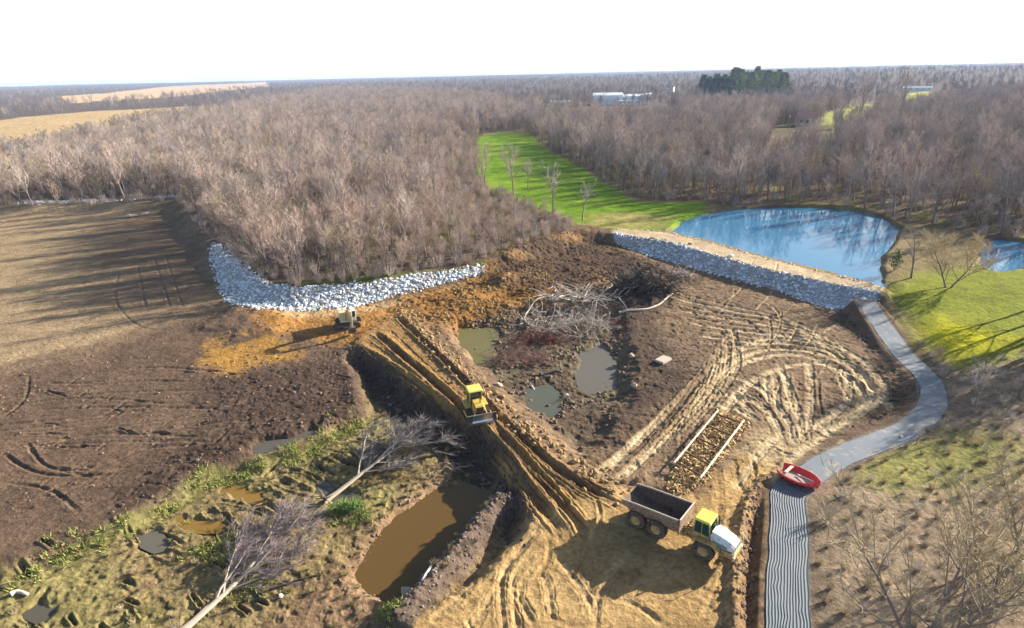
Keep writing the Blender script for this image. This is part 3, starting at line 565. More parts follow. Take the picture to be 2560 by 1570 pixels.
for k, (kw, bm_, tm_) in KINDS.items():
    kw = dict(dict(tw=.027, ltw=1.05), **kw)
    T, K = grow(**kw); PARTS[k] = (T.mesh('trunk', bm_, True), K.mesh('crown', tm_))
    V = np.concatenate(T.V+K.V); F = [np.array(T.Q), np.array(K.Q)+T.n, np.concatenate(K.T)+T.n]
    STUFF[k] = bpy.data.objects.new('tree_kind_'+k, np_mesh('tree_kind', V, F, [bm_, tm_], np.r_[np.zeros(len(T.Q)), np.ones(len(K.Q)+len(F[2]))].astype(np.int32)))
for k, sd, h, m in (('brush_a', 31, 2.4, TWIG), ('brush_b', 32, 1.9, TWIG_R), ('brush_c', 33, 1.5, TWIG_O), ('brush_d', 34, 2.2, TWIG_P), ('brush_e', 35, 2.6, TWIG_D)):
    STUFF[k] = bpy.data.objects.new('brush_kind', shrub(sd, h).mesh('brush_kind', m))
def make_tree(kind, x, y, z, hscale=1.0, rz=0.0, wide=1.0, label=None, group=None, name='bare_tree', cat='tree', parts=None):
    t = empty(name, (x, y, z), rz, label=label, cat=cat, group=group); t.scale = (hscale*wide, hscale*wide, hscale)
    a, b = parts or PARTS[kind]
    link('trunk', a, t); link('crown', b, t); return t

def scatter(name, X, Y, Z, kinds, seed, smin, smax, label, cat, objs=STUFF, weights=None, fac=1.0):
    """ground cover too many to count: one object of points that carries copies of the plant meshes"""
    n = len(X); rng = np.random.default_rng(seed)
    me = bpy.data.meshes.new(name); me.vertices.add(n); me.vertices.foreach_set('co', np.stack([X, Y, Z], 1).astype(np.float32).ravel())
    def attr(nm, ty, v): a = me.attributes.new(nm, ty, 'POINT'); a.data.foreach_set('value', v)
    attr('turn', 'FLOAT', rng.uniform(0, 6.283, n).astype(np.float32)); attr('size', 'FLOAT', (rng.uniform(smin, smax, n)*fac).astype(np.float32))
    attr('pick', 'INT', rng.choice(len(kinds), n, p=weights).astype(np.int32))
    c = bpy.data.collections.new(name+'_kinds')
    for i, k in enumerate(kinds):
        o = objs[k].copy(); o.name = '%02d_' % i + k; c.objects.link(o)
    nt = bpy.data.node_groups.new(name, 'GeometryNodeTree')
    nt.interface.new_socket('Geometry', in_out='INPUT', socket_type='NodeSocketGeometry'); nt.interface.new_socket('Geometry', in_out='OUTPUT', socket_type='NodeSocketGeometry')
    N = nt.nodes; L = nt.links; gi = N.new('NodeGroupInput'); go = N.new('NodeGroupOutput'); ip = N.new('GeometryNodeInstanceOnPoints')
    ci = N.new('GeometryNodeCollectionInfo'); ci.inputs[0].default_value = c; ci.inputs[1].default_value = True; ci.inputs[2].default_value = True
    def na(nm, ty): q = N.new('GeometryNodeInputNamedAttribute'); q.data_type = ty; q.inputs[0].default_value = nm; return q.outputs[0]
    cx = N.new('ShaderNodeCombineXYZ'); L.new(na('turn', 'FLOAT'), cx.inputs[2])
    L.new(gi.outputs[0], ip.inputs['Points']); L.new(ci.outputs[0], ip.inputs['Instance']); ip.inputs['Pick Instance'].default_value = True
    L.new(na('pick', 'INT'), ip.inputs['Instance Index']); L.new(cx.outputs[0], ip.inputs['Rotation']); L.new(na('size', 'FLOAT'), ip.inputs['Scale']); L.new(ip.outputs[0], go.inputs[0])
    o = link(name, me, label=label, cat=cat, kind='stuff'); md = o.modifiers.new('plants', 'NODES'); md.node_group = nt; return o

def seed_points(poly, spacing, seed, margin=0.0, jit=0.45):
    lo = poly.min(0); hi = poly.max(0); rng = np.random.default_rng(seed)
    gx = np.arange(lo[0], hi[0], spacing); gy = np.arange(lo[1], hi[1], spacing*.87)
    X, Y = np.meshgrid(gx, gy); X = X+(np.arange(len(gy)) % 2)[:, None]*spacing/2
    X = X.ravel()+rng.uniform(-jit, jit, X.size)*spacing; Y = Y.ravel()+rng.uniform(-jit, jit, Y.size)*spacing
    k = poly_sd(X, Y, poly) > margin; return X[k], Y[k]
def in_view(X, Y, pad=6.0):
    """roughly inside the photographed sector, with a margin all round"""
    a = np.degrees(np.arctan2(X, Y)); return np.abs(a) < 44+pad
def off(X, Y, polys, m=0.0):
    k = np.ones(len(X), bool)
    for P in polys: k &= poly_sd(X, Y, P) < -m
    return k
SITE_CLEAR = [LAWN, POND, POND2, RIP_L, RIP_F, RIP_D, DAM]
X1, Y1 = seed_points(LWOOD, 5.0, 1, 0.8); k = in_view(X1, Y1) & off(X1, Y1, SITE_CLEAR+FARFIELDS, 0.5); X1, Y1 = X1[k], Y1[k]
X2, Y2 = seed_points(RWOOD, 4.8, 2, 0.0)
CLEARING = PTS([(1930,325),(1990,290),(2080,262),(2150,250),(2250,240),(2240,268),(2180,300),(2050,335)], 2.2)
dens = fbm(X2/26, Y2/26, 2, 201); openpark = (poly_sd(X2, Y2, PTS([(1880,520),(1900,470),(2050,430),(2140,420),(2300,440),(2330,560),(2180,545),(2100,510)], 2.2)) > 0)
rg2 = np.random.default_rng(3).random(len(X2))
k = in_view(X2, Y2) & off(X2, Y2, SITE_CLEAR+FARFIELDS, 1.0) & (~openpark | (rg2 < 0.45)) & ((poly_sd(X2, Y2, CLEARING) < 0) | (rg2 < .25)) & ((dens > -.05) | (rg2 < .4)); X2, Y2 = X2[k], Y2[k]
rng = np.random.default_rng(8)
BUILD_XY = [D(1490, 262, 2), D(1340, 262, 2), D(1612, 230, 2), D(1935, 305, 2), D(2205, 222, 2)]
def clear_of_builds(X, Y):
    k = np.ones(len(X), bool)
    for b in BUILD_XY:
        r = math.hypot(*b); u = b/r; a = X*u[0]+Y*u[1]; s = np.abs(-X*u[1]+Y*u[0])
        k &= ~((s < 48) & (a > r-200) & (a < r+25)) if b is BUILD_XY[0] else ~((s < 16) & (a > r-170) & (a < r+12))
    return k
k = clear_of_builds(X1, Y1); X1, Y1 = X1[k], Y1[k]; k = clear_of_builds(X2, Y2); X2, Y2 = X2[k], Y2[k]
Z1 = zat(X1, Y1); Z2 = zat(X2, Y2)
LOWEDGE = PTS([(980,665),(1400,553),(1335,500),(1180,440),(1120,470),(1080,560)], 2)
def low_edge(X, Y): return (.5+.5*sstep(2, 34, -poly_sd(X, Y, LAWN)))*(1-.45*sstep(-8, 6, poly_sd(X, Y, LOWEDGE)))
def wood(X, Y, Z, n_ind, kinds, weights, label, group, sname, slabel, seed, smin, smax):
    o = np.argsort(np.hypot(X, Y)); rr = np.random.default_rng(seed)
    for i in o[:n_ind]:
        k = kinds[rr.choice(len(kinds), p=weights)]
        f = float(low_edge(X[i:i+1], Y[i:i+1])[0]) if seed == 21 else 1.0
        make_tree(k, X[i], Y[i], Z[i], rr.uniform(smin, smax)*f, rr.uniform(0, 6.28), rr.uniform(.9, 1.15), label, group)
    j = o[n_ind:]; return X[j], Y[j], Z[j]
R1 = wood(X1, Y1, Z1, 135, ['broad','fan','russet','tall','pale','olive'], [.24,.24,.22,.14,.06,.10], 'leafless pinkish brown tree in the front ranks of the dense wood left of the lawn', 'bare trees of the wood left of the lawn', '', '', 21, .8, 1.5)
R2 = wood(X2, Y2, Z2, 130, ['dark','broad','tall','olive','russet'], [.40,.20,.20,.12,.08], 'leafless dark grey tree in the wood behind the blue pond', 'bare trees of the wood behind the pond', '', '', 22, .8, 1.4)
scatter('woodland', *R1, ['broad','fan','russet','tall','pale','olive','dark'], 23, .6, 1.6, 'dense mass of leafless pinkish brown trees filling the wood on the left', 'wood', weights=[.22,.22,.18,.14,.06,.06,.12], fac=low_edge(R1[0], R1[1]))
scatter('woodland', *R2, ['dark','broad','tall','olive','russet'], 24, .75, 1.5, 'dense mass of leafless grey trees filling the wood on the right', 'wood', weights=[.38,.22,.22,.10,.08])
# far woods to the horizon
rng = np.random.default_rng(41); nf = 17000
rr_ = 330*np.exp(rng.random(nf)*math.log(6500/330)); aa = np.radians(rng.uniform(-49, 49, nf)); XF, YF = rr_*np.sin(aa), rr_*np.cos(aa)
k = off(XF, YF, [LWOOD, RWOOD, LAWN], 0) & off(XF, YF, FARFIELDS, 4) & clear_of_builds(XF, YF); XF, YF = XF[k], YF[k]
scatter('far_woodland', XF, YF, zat(XF, YF), ['broad','far','dark','olive'], 42, .8, 1.5, 'distant leafless woods fading to the flat horizon', 'wood', weights=[.22,.50,.20,.08])
# brush at the feet of the woods
XB, YB = seed_points(LWOOD, 2.6, 51, -0.3); k = in_view(XB, YB) & (np.hypot(XB, YB) < 270) & off(XB, YB, [RIP_L, RIP_F, LAWN], .3); k &= (poly_sd(XB, YB, LWOOD) < 9) | (rng.random(len(XB)) < .55); XB, YB = XB[k], YB[k]
scatter('brush', XB, YB, zat(XB, YB)-.05, ['brush_a','brush_b','brush_c','brush_d'], 52, .6, 1.35, 'low tangled brush along the foot of the left wood', 'brush', weights=[.34,.3,.2,.16])
XB, YB = seed_points(RWOOD, 3.4, 53, -1); k = in_view(XB, YB) & (np.hypot(XB, YB) < 330) & off(XB, YB, [POND, POND2, LAWN, RGREEN], 1); k &= rng.random(len(XB)) < .6; XB, YB = XB[k], YB[k]
scatter('brush', XB, YB, zat(XB, YB)-.05, ['brush_a','brush_e','brush_c','brush_b'], 54, .6, 1.3, 'low dark brush under the trees along the far bank of the pond', 'brush', weights=[.3,.3,.25,.15])
XB, YB = seed_points(RBRUSH, 1.7, 55, 0.6); k = (np.hypot(XB, YB) < 110) & (XB < 95) & (rng.random(len(XB)) < .8); XB, YB = XB[k], YB[k]
STUFF['dry_grass'] = bpy.data.objects.new('brush_kind', shrub(36, .75, 40, 5, .03, .9).mesh('brush_kind', TWIG_T)); STUFF['dry_stems'] = bpy.data.objects.new('brush_kind', shrub(37, 1.3, 22, 10, .018, .8).mesh('brush_kind', TWIG_P))
scatter('brush', XB, YB, zat(XB, YB)-.05, ['dry_grass','dry_stems','brush_d','brush_b'], 56, .4, 1.0, 'thin dead undergrowth on the slope right of the path', 'brush', weights=[.62,.34,.02,.02])

for i, (u, v) in enumerate([(445,498),(462,515),(478,530),(492,548),(508,562),(525,580),(545,596),(565,612),(585,632),(606,648),(470,500),(500,535),(540,575),(580,610),(625,664)]):
    p = D(u+16, v-12, 2); make_tree(['broad','tall','fan'][i % 3], p[0], p[1], zat(*p)[0], 1.25+.12*(i % 3), i*1.7, 1.15, 'leafless tree on the left edge of the dense wood, beside the bent stone strip', 'bare trees along the bent stone strip')
# trees that stand apart
def lone(kind, base, top, z, label, wide=1.0, group=None, rz=0.0, name='bare_tree'):
    p = D(*base, z); zz = float(zat(*p)[0]); hh = height_at(p, top)-zz
    V = PARTS[kind][1].vertices; co = np.empty(len(V)*3, np.float32); V.foreach_get('co', co); nat = np.percentile(co[2::3], 99)
    return make_tree(kind, p[0], p[1], zz, hh/nat, rz, wide, label, group, name)
lone('fan', (1165,445), (1160,345), 2.2, 'bare forked tree at the left edge of the lawn, farthest of the lawn trees', rz=1)
lone('broad', (1236,470), (1235,345), 2.2, 'broad double stemmed bare tree on the near edge of the green lawn', 1.05, rz=2)
lone('sapling', (1270,455), (1272,380), 2.2, 'small thin bare tree just right of the double stemmed lawn tree', rz=.5)
lone('sapling', (1330,512), (1325,385), 2.2, 'tall slim bare tree in the middle of the near lawn edge', 1.1, rz=.2)
lone('sapling', (1402,530), (1408,432), 2.2, 'slim bare tree nearest the tan patch of lawn', 1.1, rz=2.2)
lone('broad', (2193,668), (2200,545), 1.9, 'dark bare tree with several stems beside the right corner of the pond', 1.15, rz=1.2)
T, K = grow(seed=61, h=9, fork=.12, nlimb=10, lean=.9, nsub=8, ntw=22, stems=2)
PARTS['straw'] = (T.mesh('trunk', BARK, True), K.mesh('crown', TWIG_T))
lone('straw', (2283,690), (2275,560), 1.9, 'straw coloured round crowned bare tree between the two ponds', 1.2)
lone('pale', (1142,318), (1140,240), 2.2, 'white barked tree standing taller at the far end of the lawn', .9)
lone('tall', (2068,300), (2068,170), 2.2, 'tall dark bare tree rising above the right wood near the skyline', .9)
lone('tall', (2168,290), (2172,158), 2.2, 'tallest slim bare tree beside the far bright green meadow', .8, rz=2)
lone('dark', (2410,562), (2400,380), 2.2, 'big grey bare tree behind the small pond at the right edge', 1.1)
lone('russet', (2040,470), (2035,370), 2.2, 'rusty brown bare tree in the open grass behind the pond', 1.1)
lone('russet', (1980,468), (1975,395), 2.2, 'shorter rusty bare tree left of its twin behind the pond', 1.1, rz=2)
# near trees on the slope right of the path
T, K = grow(seed=71, h=9, fork=.10, nlimb=10, lean=.75, nsub=6, ntw=13, stems=3, tw=.022, ltw=.8, upw=.16)
PARTS['multi'] = (T.mesh('trunk', BARK, True), K.mesh('crown', TWIG_T))
T, K = grow(seed=72, h=9, fork=.15, nlimb=10, lean=.9, nsub=6, ntw=13, stems=2, tw=.022, ltw=.8)
PARTS['multi_olive'] = (T.mesh('trunk', BARK, True), K.mesh('crown', TWIG_O))
lone('multi', (2215,1570), (2230,1200), .6, 'large many stemmed bare tree in the bottom right corner, nearest the ribbed mat', 1.15, rz=.6)
lone('multi_olive', (2380,1470), (2370,1150), .6, 'olive tinged bare tree right of the large many stemmed tree', 1.1, rz=2)
lone('multi', (2464,1330), (2450,1070), .6, 'bare tree cut by the right edge of the picture, above the bottom corner', 1.1, rz=4)
lone('sapling', (2345,985), (2340,860), .6, 'thin bare tree beside the outer bend of the path', 1.1, rz=3)
lone('sapling', (2450,960), (2440,790), .6, 'grey bare tree at the right edge next to the yellow green turf', 1.2, rz=1)
lone('sapling', (2205,1065), (2205,1020), .5, 'knee high bare bush just below the bend of the path', 1.3)
# trees outside the right edge whose shade falls on the turf and the path
for i, (x, y, hs) in enumerate([(84,91,1.3),(81,86,1.35),(78,82,1.35),(75,77,1.3),(73,72,1.25),(85,84,1.4),(82,79,1.35),(79,73,1.3),(90,84,1.4),(86,77,1.3),(78,78,1.35),(80,82,1.3),(76,74,1.3)]):
    make_tree(['dark','broad','tall'][i % 3], x, y, float(zat(x, y)[0]), hs, i*1.3, 1.15, 'leafless tree at the right edge whose shade falls on the turf', 'bare trees at the right edge of the turf')

# conifers on the skyline
CT, CK = conifer(81); CT2, CK2 = conifer(82, 15, 3.6)
CP = (CT.mesh('trunk', BARK, True), CK.mesh('crown', NEEDLE)); CP2 = (CT2.mesh('trunk', BARK, True), CK2.mesh('crown', NEEDLE_L))
rg3 = random.Random(6)
for u, v, tp, lt in [(1690,232,178,0),(1702,236,178,0),(1716,238,180,0),(1730,240,182,0),(1745,240,184,0),(1758,238,186,0),(1722,230,176,0),(1740,228,176,0),(1756,230,180,0),(1705,226,178,0)]+[(1765+i*13,232-(i % 3)*5,162+(i % 4)*3,1) for i in range(10)]:
    p = D(u, v, 2.5); zz = float(zat(*p)[0]); hh = (height_at(p, (u, tp))-zz)/14.5
    t = make_tree('', p[0], p[1], zz, hh*rg3.uniform(.82, 1.08), rg3.uniform(0, 6), rg3.uniform(1.5, 2.3), ('yellow green conifer of the pale clump on the skyline' if lt else 'dark green conifer of the dense clump right of the white warehouse'), 'pale skyline conifers' if lt else 'dark skyline conifers', 'conifer', 'conifer', CP2 if lt else CP)
for u, v, tp in [(835,228,205),(440*1.0+392,226,208),(1582,196,176),(1545,190,178),(1520,192,180)]:
    p = D(u, v, 3); zz = float(zat(*p)[0]); hh = (height_at(p, (u, tp))-zz)/14.5
    make_tree('', p[0], p[1], zz, min(max(hh, .6), 3), 0, 1.1, 'lone dark conifer poking above the distant bare woods', 'lone conifers in the distant woods', 'conifer', 'conifer', CP)
for u, v, tp in [(1010,505,455),(885,440,405),(700,380,352),(300,455,425),(1090,470,440),(1500,420,385),(1860,440,400)]:
    p = D(u, v, 2.2); zz = float(zat(*p)[0]); make_tree('', p[0], p[1], zz, max(.25, (height_at(p, (u, tp))-zz)/14.5), 0, 1.5, 'small dark green cedar standing among the bare trees of the woods', 'cedars among the bare trees', 'cedar', 'cedar', CP)
# small green bush by the water
bp_ = D(2150, 655, 1.8); rngb = np.random.default_rng(5); KB = Wood(); nn = 420
q = rngb.normal(size=(nn, 3)); q /= np.linalg.norm(q, axis=1)[:, None]; q = q*np.array((1.1, 1.1, 2.0))*rngb.uniform(.4, 1, nn)[:, None]+np.array((0, 0, 2.2)); q += rngb.normal(size=(nn, 3))*.2
KB.twigs(q, q+rngb.normal(size=(nn, 3))*.22, np.full(nn, .22), rngb); TB = Wood()
for i in range(5): TB.tube(np.array([(0, 0, -.1), (math.cos(i*1.3)*.25, math.sin(i*1.3)*.25, 1), (math.cos(i*1.3)*.6, math.sin(i*1.3)*.6, 2.6)]), [.05, .04, .02], 4)
bt = empty('bush', (bp_[0], bp_[1], float(zat(*bp_)[0])), label='small pale green leafy bush at the right corner of the pond', cat='bush')
link('stem', TB.mesh('stem', BARK), bt); link('foliage', KB.mesh('foliage', LEAF_G), bt)

# ------------------------------------------------------------------ stone facings
ROCK = mat('limestone_blue_grey', (0.66, 0.71, 0.77), .85, var=.25, scale=1.3)
phi = (1+5**.5)/2; ICO = np.array([(-1,phi,0),(1,phi,0),(-1,-phi,0),(1,-phi,0),(0,-1,phi),(0,1,phi),(0,-1,-phi),(0,1,-phi),(phi,0,-1),(phi,0,1),(-phi,0,-1),(-phi,0,1)])/1.902
ICF = np.array([(0,11,5),(0,5,1),(0,1,7),(0,7,10),(0,10,11),(1,5,9),(5,11,4),(11,10,2),(10,7,6),(7,1,8),(3,9,4),(3,4,2),(3,2,6),(3,6,8),(3,8,9),(4,9,5),(2,4,11),(6,2,10),(8,6,7),(9,8,1)])
def rocks(name, X, Y, Z, smin, smax, seed, m, label, cat, flat=.7):
    rng = np.random.default_rng(seed); n = len(X); s = smin+(smax-smin)*rng.random(n)**1.8
    sc = s[:, None]*rng.uniform(.65, 1.25, (n, 3))*np.array((1, 1, flat)); V = ICO[None]*rng.uniform(.75, 1.2, (n, 12, 1))*sc[:, None, :]
    a = rng.uniform(0, 6.28, n); t = rng.uniform(-.6, .6, n); ca, sa = np.cos(a)[:, None], np.sin(a)[:, None]; ct, st = np.cos(t)[:, None], np.sin(t)[:, None]
    x = V[..., 0]; y = V[..., 1]*ct-V[..., 2]*st; z = V[..., 1]*st+V[..., 2]*ct
    V = np.stack([x*ca-y*sa+X[:, None], x*sa+y*ca+Y[:, None], z+(Z+s*.15)[:, None]], -1).reshape(-1, 3)
    F = (ICF[None]+(np.arange(n)*12)[:, None, None]).reshape(-1, 3)
    ms = m if isinstance(m, list) else [m]; fm = np.repeat(rng.choice(len(ms), n, p=[.62, .24, .14] if len(ms) == 3 else None), 20)
    return link(name, np_mesh(name, V, F, ms, fm), label=label, cat=cat, kind='stuff')
ROCKS = [ROCK, mat('limestone_grey', (0.46, 0.48, 0.50), .85, var=.25, scale=1.3), mat('limestone_tan', (0.50, 0.44, 0.36), .85, var=.25, scale=1.3)]
for i, (P, sp_, lb) in enumerate(((RIP_L, .48, 'bent strip of broken pale stone along the foot of the left wood'), (RIP_F, .62, 'straight far strip of pale stone at the left edge of the tan field'), (RIP_D, .55, 'sloping face of broken blue grey stone on the near side of the dam'))):
    X, Y = seed_points(P, sp_, 300+i, -1.1, .5); kq = np.random.default_rng(i).random(len(X)) < sstep(-1.3, 0.25, poly_sd(X, Y, P)+.4*fbm(X/1.5, Y/1.5, 2, 5)); X, Y = X[kq], Y[kq]; rocks('riprap', X, Y, zat(X, Y), .13, .44, 310+i, ROCKS, lb, 'stone facing')
edge = smooth_line(PTS([(1490,553),(1600,559),(1700,583),(1800,610),(1950,650),(2118,690)], 2.3), .9); rg4 = np.random.default_rng(9); e2 = edge+rg4.normal(size=edge.shape)*.35
rocks('riprap', e2[:, 0], e2[:, 1], zat(e2[:, 0], e2[:, 1]), .15, .4, 320, mat('limestone_white', (.66, .63, .58), .85, scale=1.5), 'thin line of white stones along the water side of the dam top', 'stone edging')

# ------------------------------------------------------------------ machine building kit
class MB:
    def __init__(s): s.v = []; s.f = []
    def add(s, V, F): b = len(s.v); s.v += [tuple(p) for p in V]; s.f += [tuple(b+i for i in q) for q in F]; return s
    def hexa(s, lo, hi):      # lower and upper rings of four points
        return s.add(list(lo)+list(hi), [(3,2,1,0),(4,5,6,7),(0,1,5,4),(1,2,6,5),(2,3,7,6),(3,0,4,7)])
    def box(s, c, d, rz=0, ry=0):
        R = Euler((0, ry, rz)).to_matrix(); x, y, z = d[0]/2, d[1]/2, d[2]/2
        P = [Vector(c)+R@Vector(p) for p in ((-x,-y,-z),(x,-y,-z),(x,y,-z),(-x,y,-z),(-x,-y,z),(x,-y,z),(x,y,z),(-x,y,z))]
        return s.hexa(P[:4], P[4:])
    def prism(s, prof, y0, y1):   # side outline in x,z pushed from y0 to y1
        n = len(prof); V = [(x, y0, z) for x, z in prof]+[(x, y1, z) for x, z in prof]
        F = [tuple(range(n)), tuple(range(2*n-1, n-1, -1))]+[(i, i+n, (i+1) % n+n, (i+1) % n) for i in range(n)]
        return s.add(V, F)
    def cyl(s, p0, p1, r, n=12, r2=None):
        p0, p1 = Vector(p0), Vector(p1); t = (p1-p0).normalized(); a = t.orthogonal().normalized(); b = t.cross(a); r2 = r if r2 is None else r2
        V = [p0+(a*math.cos(i*2*math.pi/n)+b*math.sin(i*2*math.pi/n))*r for i in range(n)]+[p1+(a*math.cos(i*2*math.pi/n)+b*math.sin(i*2*math.pi/n))*r2 for i in range(n)]
        return s.add(V, [tuple(range(n-1, -1, -1)), tuple(range(n, 2*n))]+[(i, (i+1) % n, (i+1) % n+n, i+n) for i in range(n)])
    def pipe(s, pts, r, n=8):
        for a, b in zip(pts[:-1], pts[1:]): s.cyl(a, b, r, n)
        return s
    def lathe_y(s, prof, c, n=28):   # ring of (radius, y) turned about the y axis
        m = len(prof); V = []
        for i in range(n):
            a = i*2*math.pi/n
            V += [(c[0]+r*math.cos(a), c[1]+y, c[2]+r*math.sin(a)) for r, y in prof]
        F = [(i*m+j, i*m+(j+1) % m, ((i+1) % n)*m+(j+1) % m, ((i+1) % n)*m+j) for i in range(n) for j in range(m)]
        return s.add(V, F)
    def build(s, name, m, parent=None, bevel=0.0, smooth=False, **kw):
        me = bpy.data.meshes.new(name); me.from_pydata(s.v, [], s.f); me.materials.append(m) if m else None
        import bmesh
        bm = bmesh.new(); bm.from_mesh(me); bmesh.ops.recalc_face_normals(bm, faces=bm.faces); bm.to_mesh(me); bm.free()
        me.polygons.foreach_set('use_smooth', [smooth]*len(me.polygons))
        o = link(name, me, parent, **kw)
        if bevel:
            b = o.modifiers.new('bevel', 'BEVEL'); b.width = bevel; b.segments = 2; b.limit_method = 'ANGLE'; b.angle_limit = math.radians(35)
        return o
DUST = (0.34, 0.25, 0.16)
YEL = mat('yellow_paint', (0.62, 0.40, 0.04), .45, var=.12, dirt=DUST, dirt_amt=.62)
YELR = mat('yellow_roof_paint', (0.74, 0.64, 0.10), .4, var=.06, dirt=(.7, .6, .3), dirt_amt=.1)
HOOD = mat('white_silver_paint', (0.72, 0.78, 0.80), .35, var=.06, dirt=(.5, .45, .36), dirt_amt=.3)
RUST_SHADED = mat('rusty_shaded_bed_steel', (0.085, 0.058, 0.048), .75, var=.3, scale=2, dirt=(.13, .09, .065), dirt_amt=.5)  # rust brown, with the tub's inner shade put into the base colour
BEDOUT = mat('dusty_bed_steel', (0.30, 0.215, 0.15), .8, var=.25, scale=2, dirt=(.20, .13, .08), dirt_amt=.5)
TYRE = mat('tyre_rubber', (0.045, 0.036, 0.032), .9, var=.3, dirt=(.14, .10, .07), dirt_amt=.55)
STEEL = mat('worn_steel', (0.55, 0.58, 0.62), .32, metal=.85, var=.15)
DKSTEEL = mat('muddy_track_steel', (0.085, 0.078, 0.075), .65, metal=.3, var=.3, dirt=(.15, .105, .07), dirt_amt=.5)
BLK = mat('black_parts', (0.03, 0.03, 0.032), .6, var=.2, dirt=(.12, .09, .06), dirt_amt=.3)
GLASS, _nt, _b = mat_new('tinted_cab_glass'); _b.inputs['Base Color'].default_value = (.02, .06, .05, 1); _b.inputs['Roughness'].default_value = .08; _b.inputs['Specular IOR Level'].default_value = .6
LAMP = mat('lamp_lens', (.8, .78, .7), .15, var=.02)

# crumbs and lumps of soil thrown up by the machines
SOILS = {'dark': mat('dark_mud_lump', (.085, .060, .048), .9, var=.35), 'brown': mat('brown_soil_lump', (.19, .125, .08), .9, var=.35), 'gold': mat('golden_soil_lump', (.30, .195, .085), .9, var=.3), 'clay': mat('grey_clay_lump', (.20, .155, .13), .9, var=.3)}
def edge_pts(line, n, spread, seed):
    rg = np.random.default_rng(seed); i = rg.integers(0, len(line), n); P = line[i]+rg.normal(size=(n, 2))*spread; return P[:, 0], P[:, 1]
def area_pts(poly, n, seed):
    rg = np.random.default_rng(seed); lo, hi = poly.min(0), poly.max(0); X = rg.uniform(lo[0], hi[0], n*4); Y = rg.uniform(lo[1], hi[1], n*4); k = np.nonzero((poly_sd(X, Y, poly) > 0) & (fbm(X/4, Y/4, 2, seed) > -.1))[0][:n]; return X[k], Y[k]
CL_E = smooth_line(PTS([(835,845),(905,885),(1000,972),(1098,1032),(1170,1090),(1235,1200),(1240,1290)], 0)); CR_E = smooth_line(PTS([(960,745),(1060,850),(1180,968),(1300,1058),(1400,1130),(1500,1190)], 0))
POOLE = smooth_line(np.vstack([POOL, POOL[:1]]))
for pts_, sd_, a_, b_, soil, lb in ((area_pts(MUD_DARK, 400, 701), 1, .06, .22, 'dark', 'lumps of dark mud strewn over the churned field on the left'), (area_pts(MUD_L, 700, 702), 2, .08, .26, 'brown', 'small brown clods over the tracked mud field on the left'),
        (edge_pts(CL_E, 600, .9, 703), 3, .08, .32, 'dark', 'dark clods along the left shoulder of the haul road'), (edge_pts(CR_E, 700, 1.0, 704), 4, .10, .42, 'gold', 'golden clods along the right shoulder of the haul road'),
        (area_pts(ORANGE_M, 800, 705), 5, .08, .30, 'gold', 'orange clods on the bank above the pit'), (area_pts(UPMUD, 900, 706), 6, .08, .28, 'dark', 'dark clods on the mud bank below the dam'),
        (edge_pts(BERM, 260, .9, 707), 7, .06, .2, 'clay', 'grey clay clods on the bank between the pool and the truck yard'), (edge_pts(POOLE, 600, 1.0, 708), 8, .06, .24, 'brown', 'brown clods round the rim of the muddy pool'),
        (edge_pts(TRENCH, 900, .9, 709), 9, .06, .26, 'brown', 'brown clods along the drain beside the ribbed path'), (area_pts(PIT, 900, 710), 10, .10, .4, 'brown', 'brown clods in the pit'), (area_pts(DARK_C, 600, 711), 11, .06, .2, 'dark', 'dark clods on the mud right of the pit'), (area_pts(DARK_R, 900, 712), 12, .08, .24, 'brown', 'brown crumbs beside the grey path')):
    X, Y = pts_; pq = np.full(len(X), True); kk, dd_, _ = line_dist(X, Y, PATH, 2.4); pq[kk] = False; X, Y = X[pq], Y[pq]
    rocks('clods', X, Y, zat(X, Y)-.03, a_, b_, 720+sd_, SOILS[soil], lb, 'clods', .8)
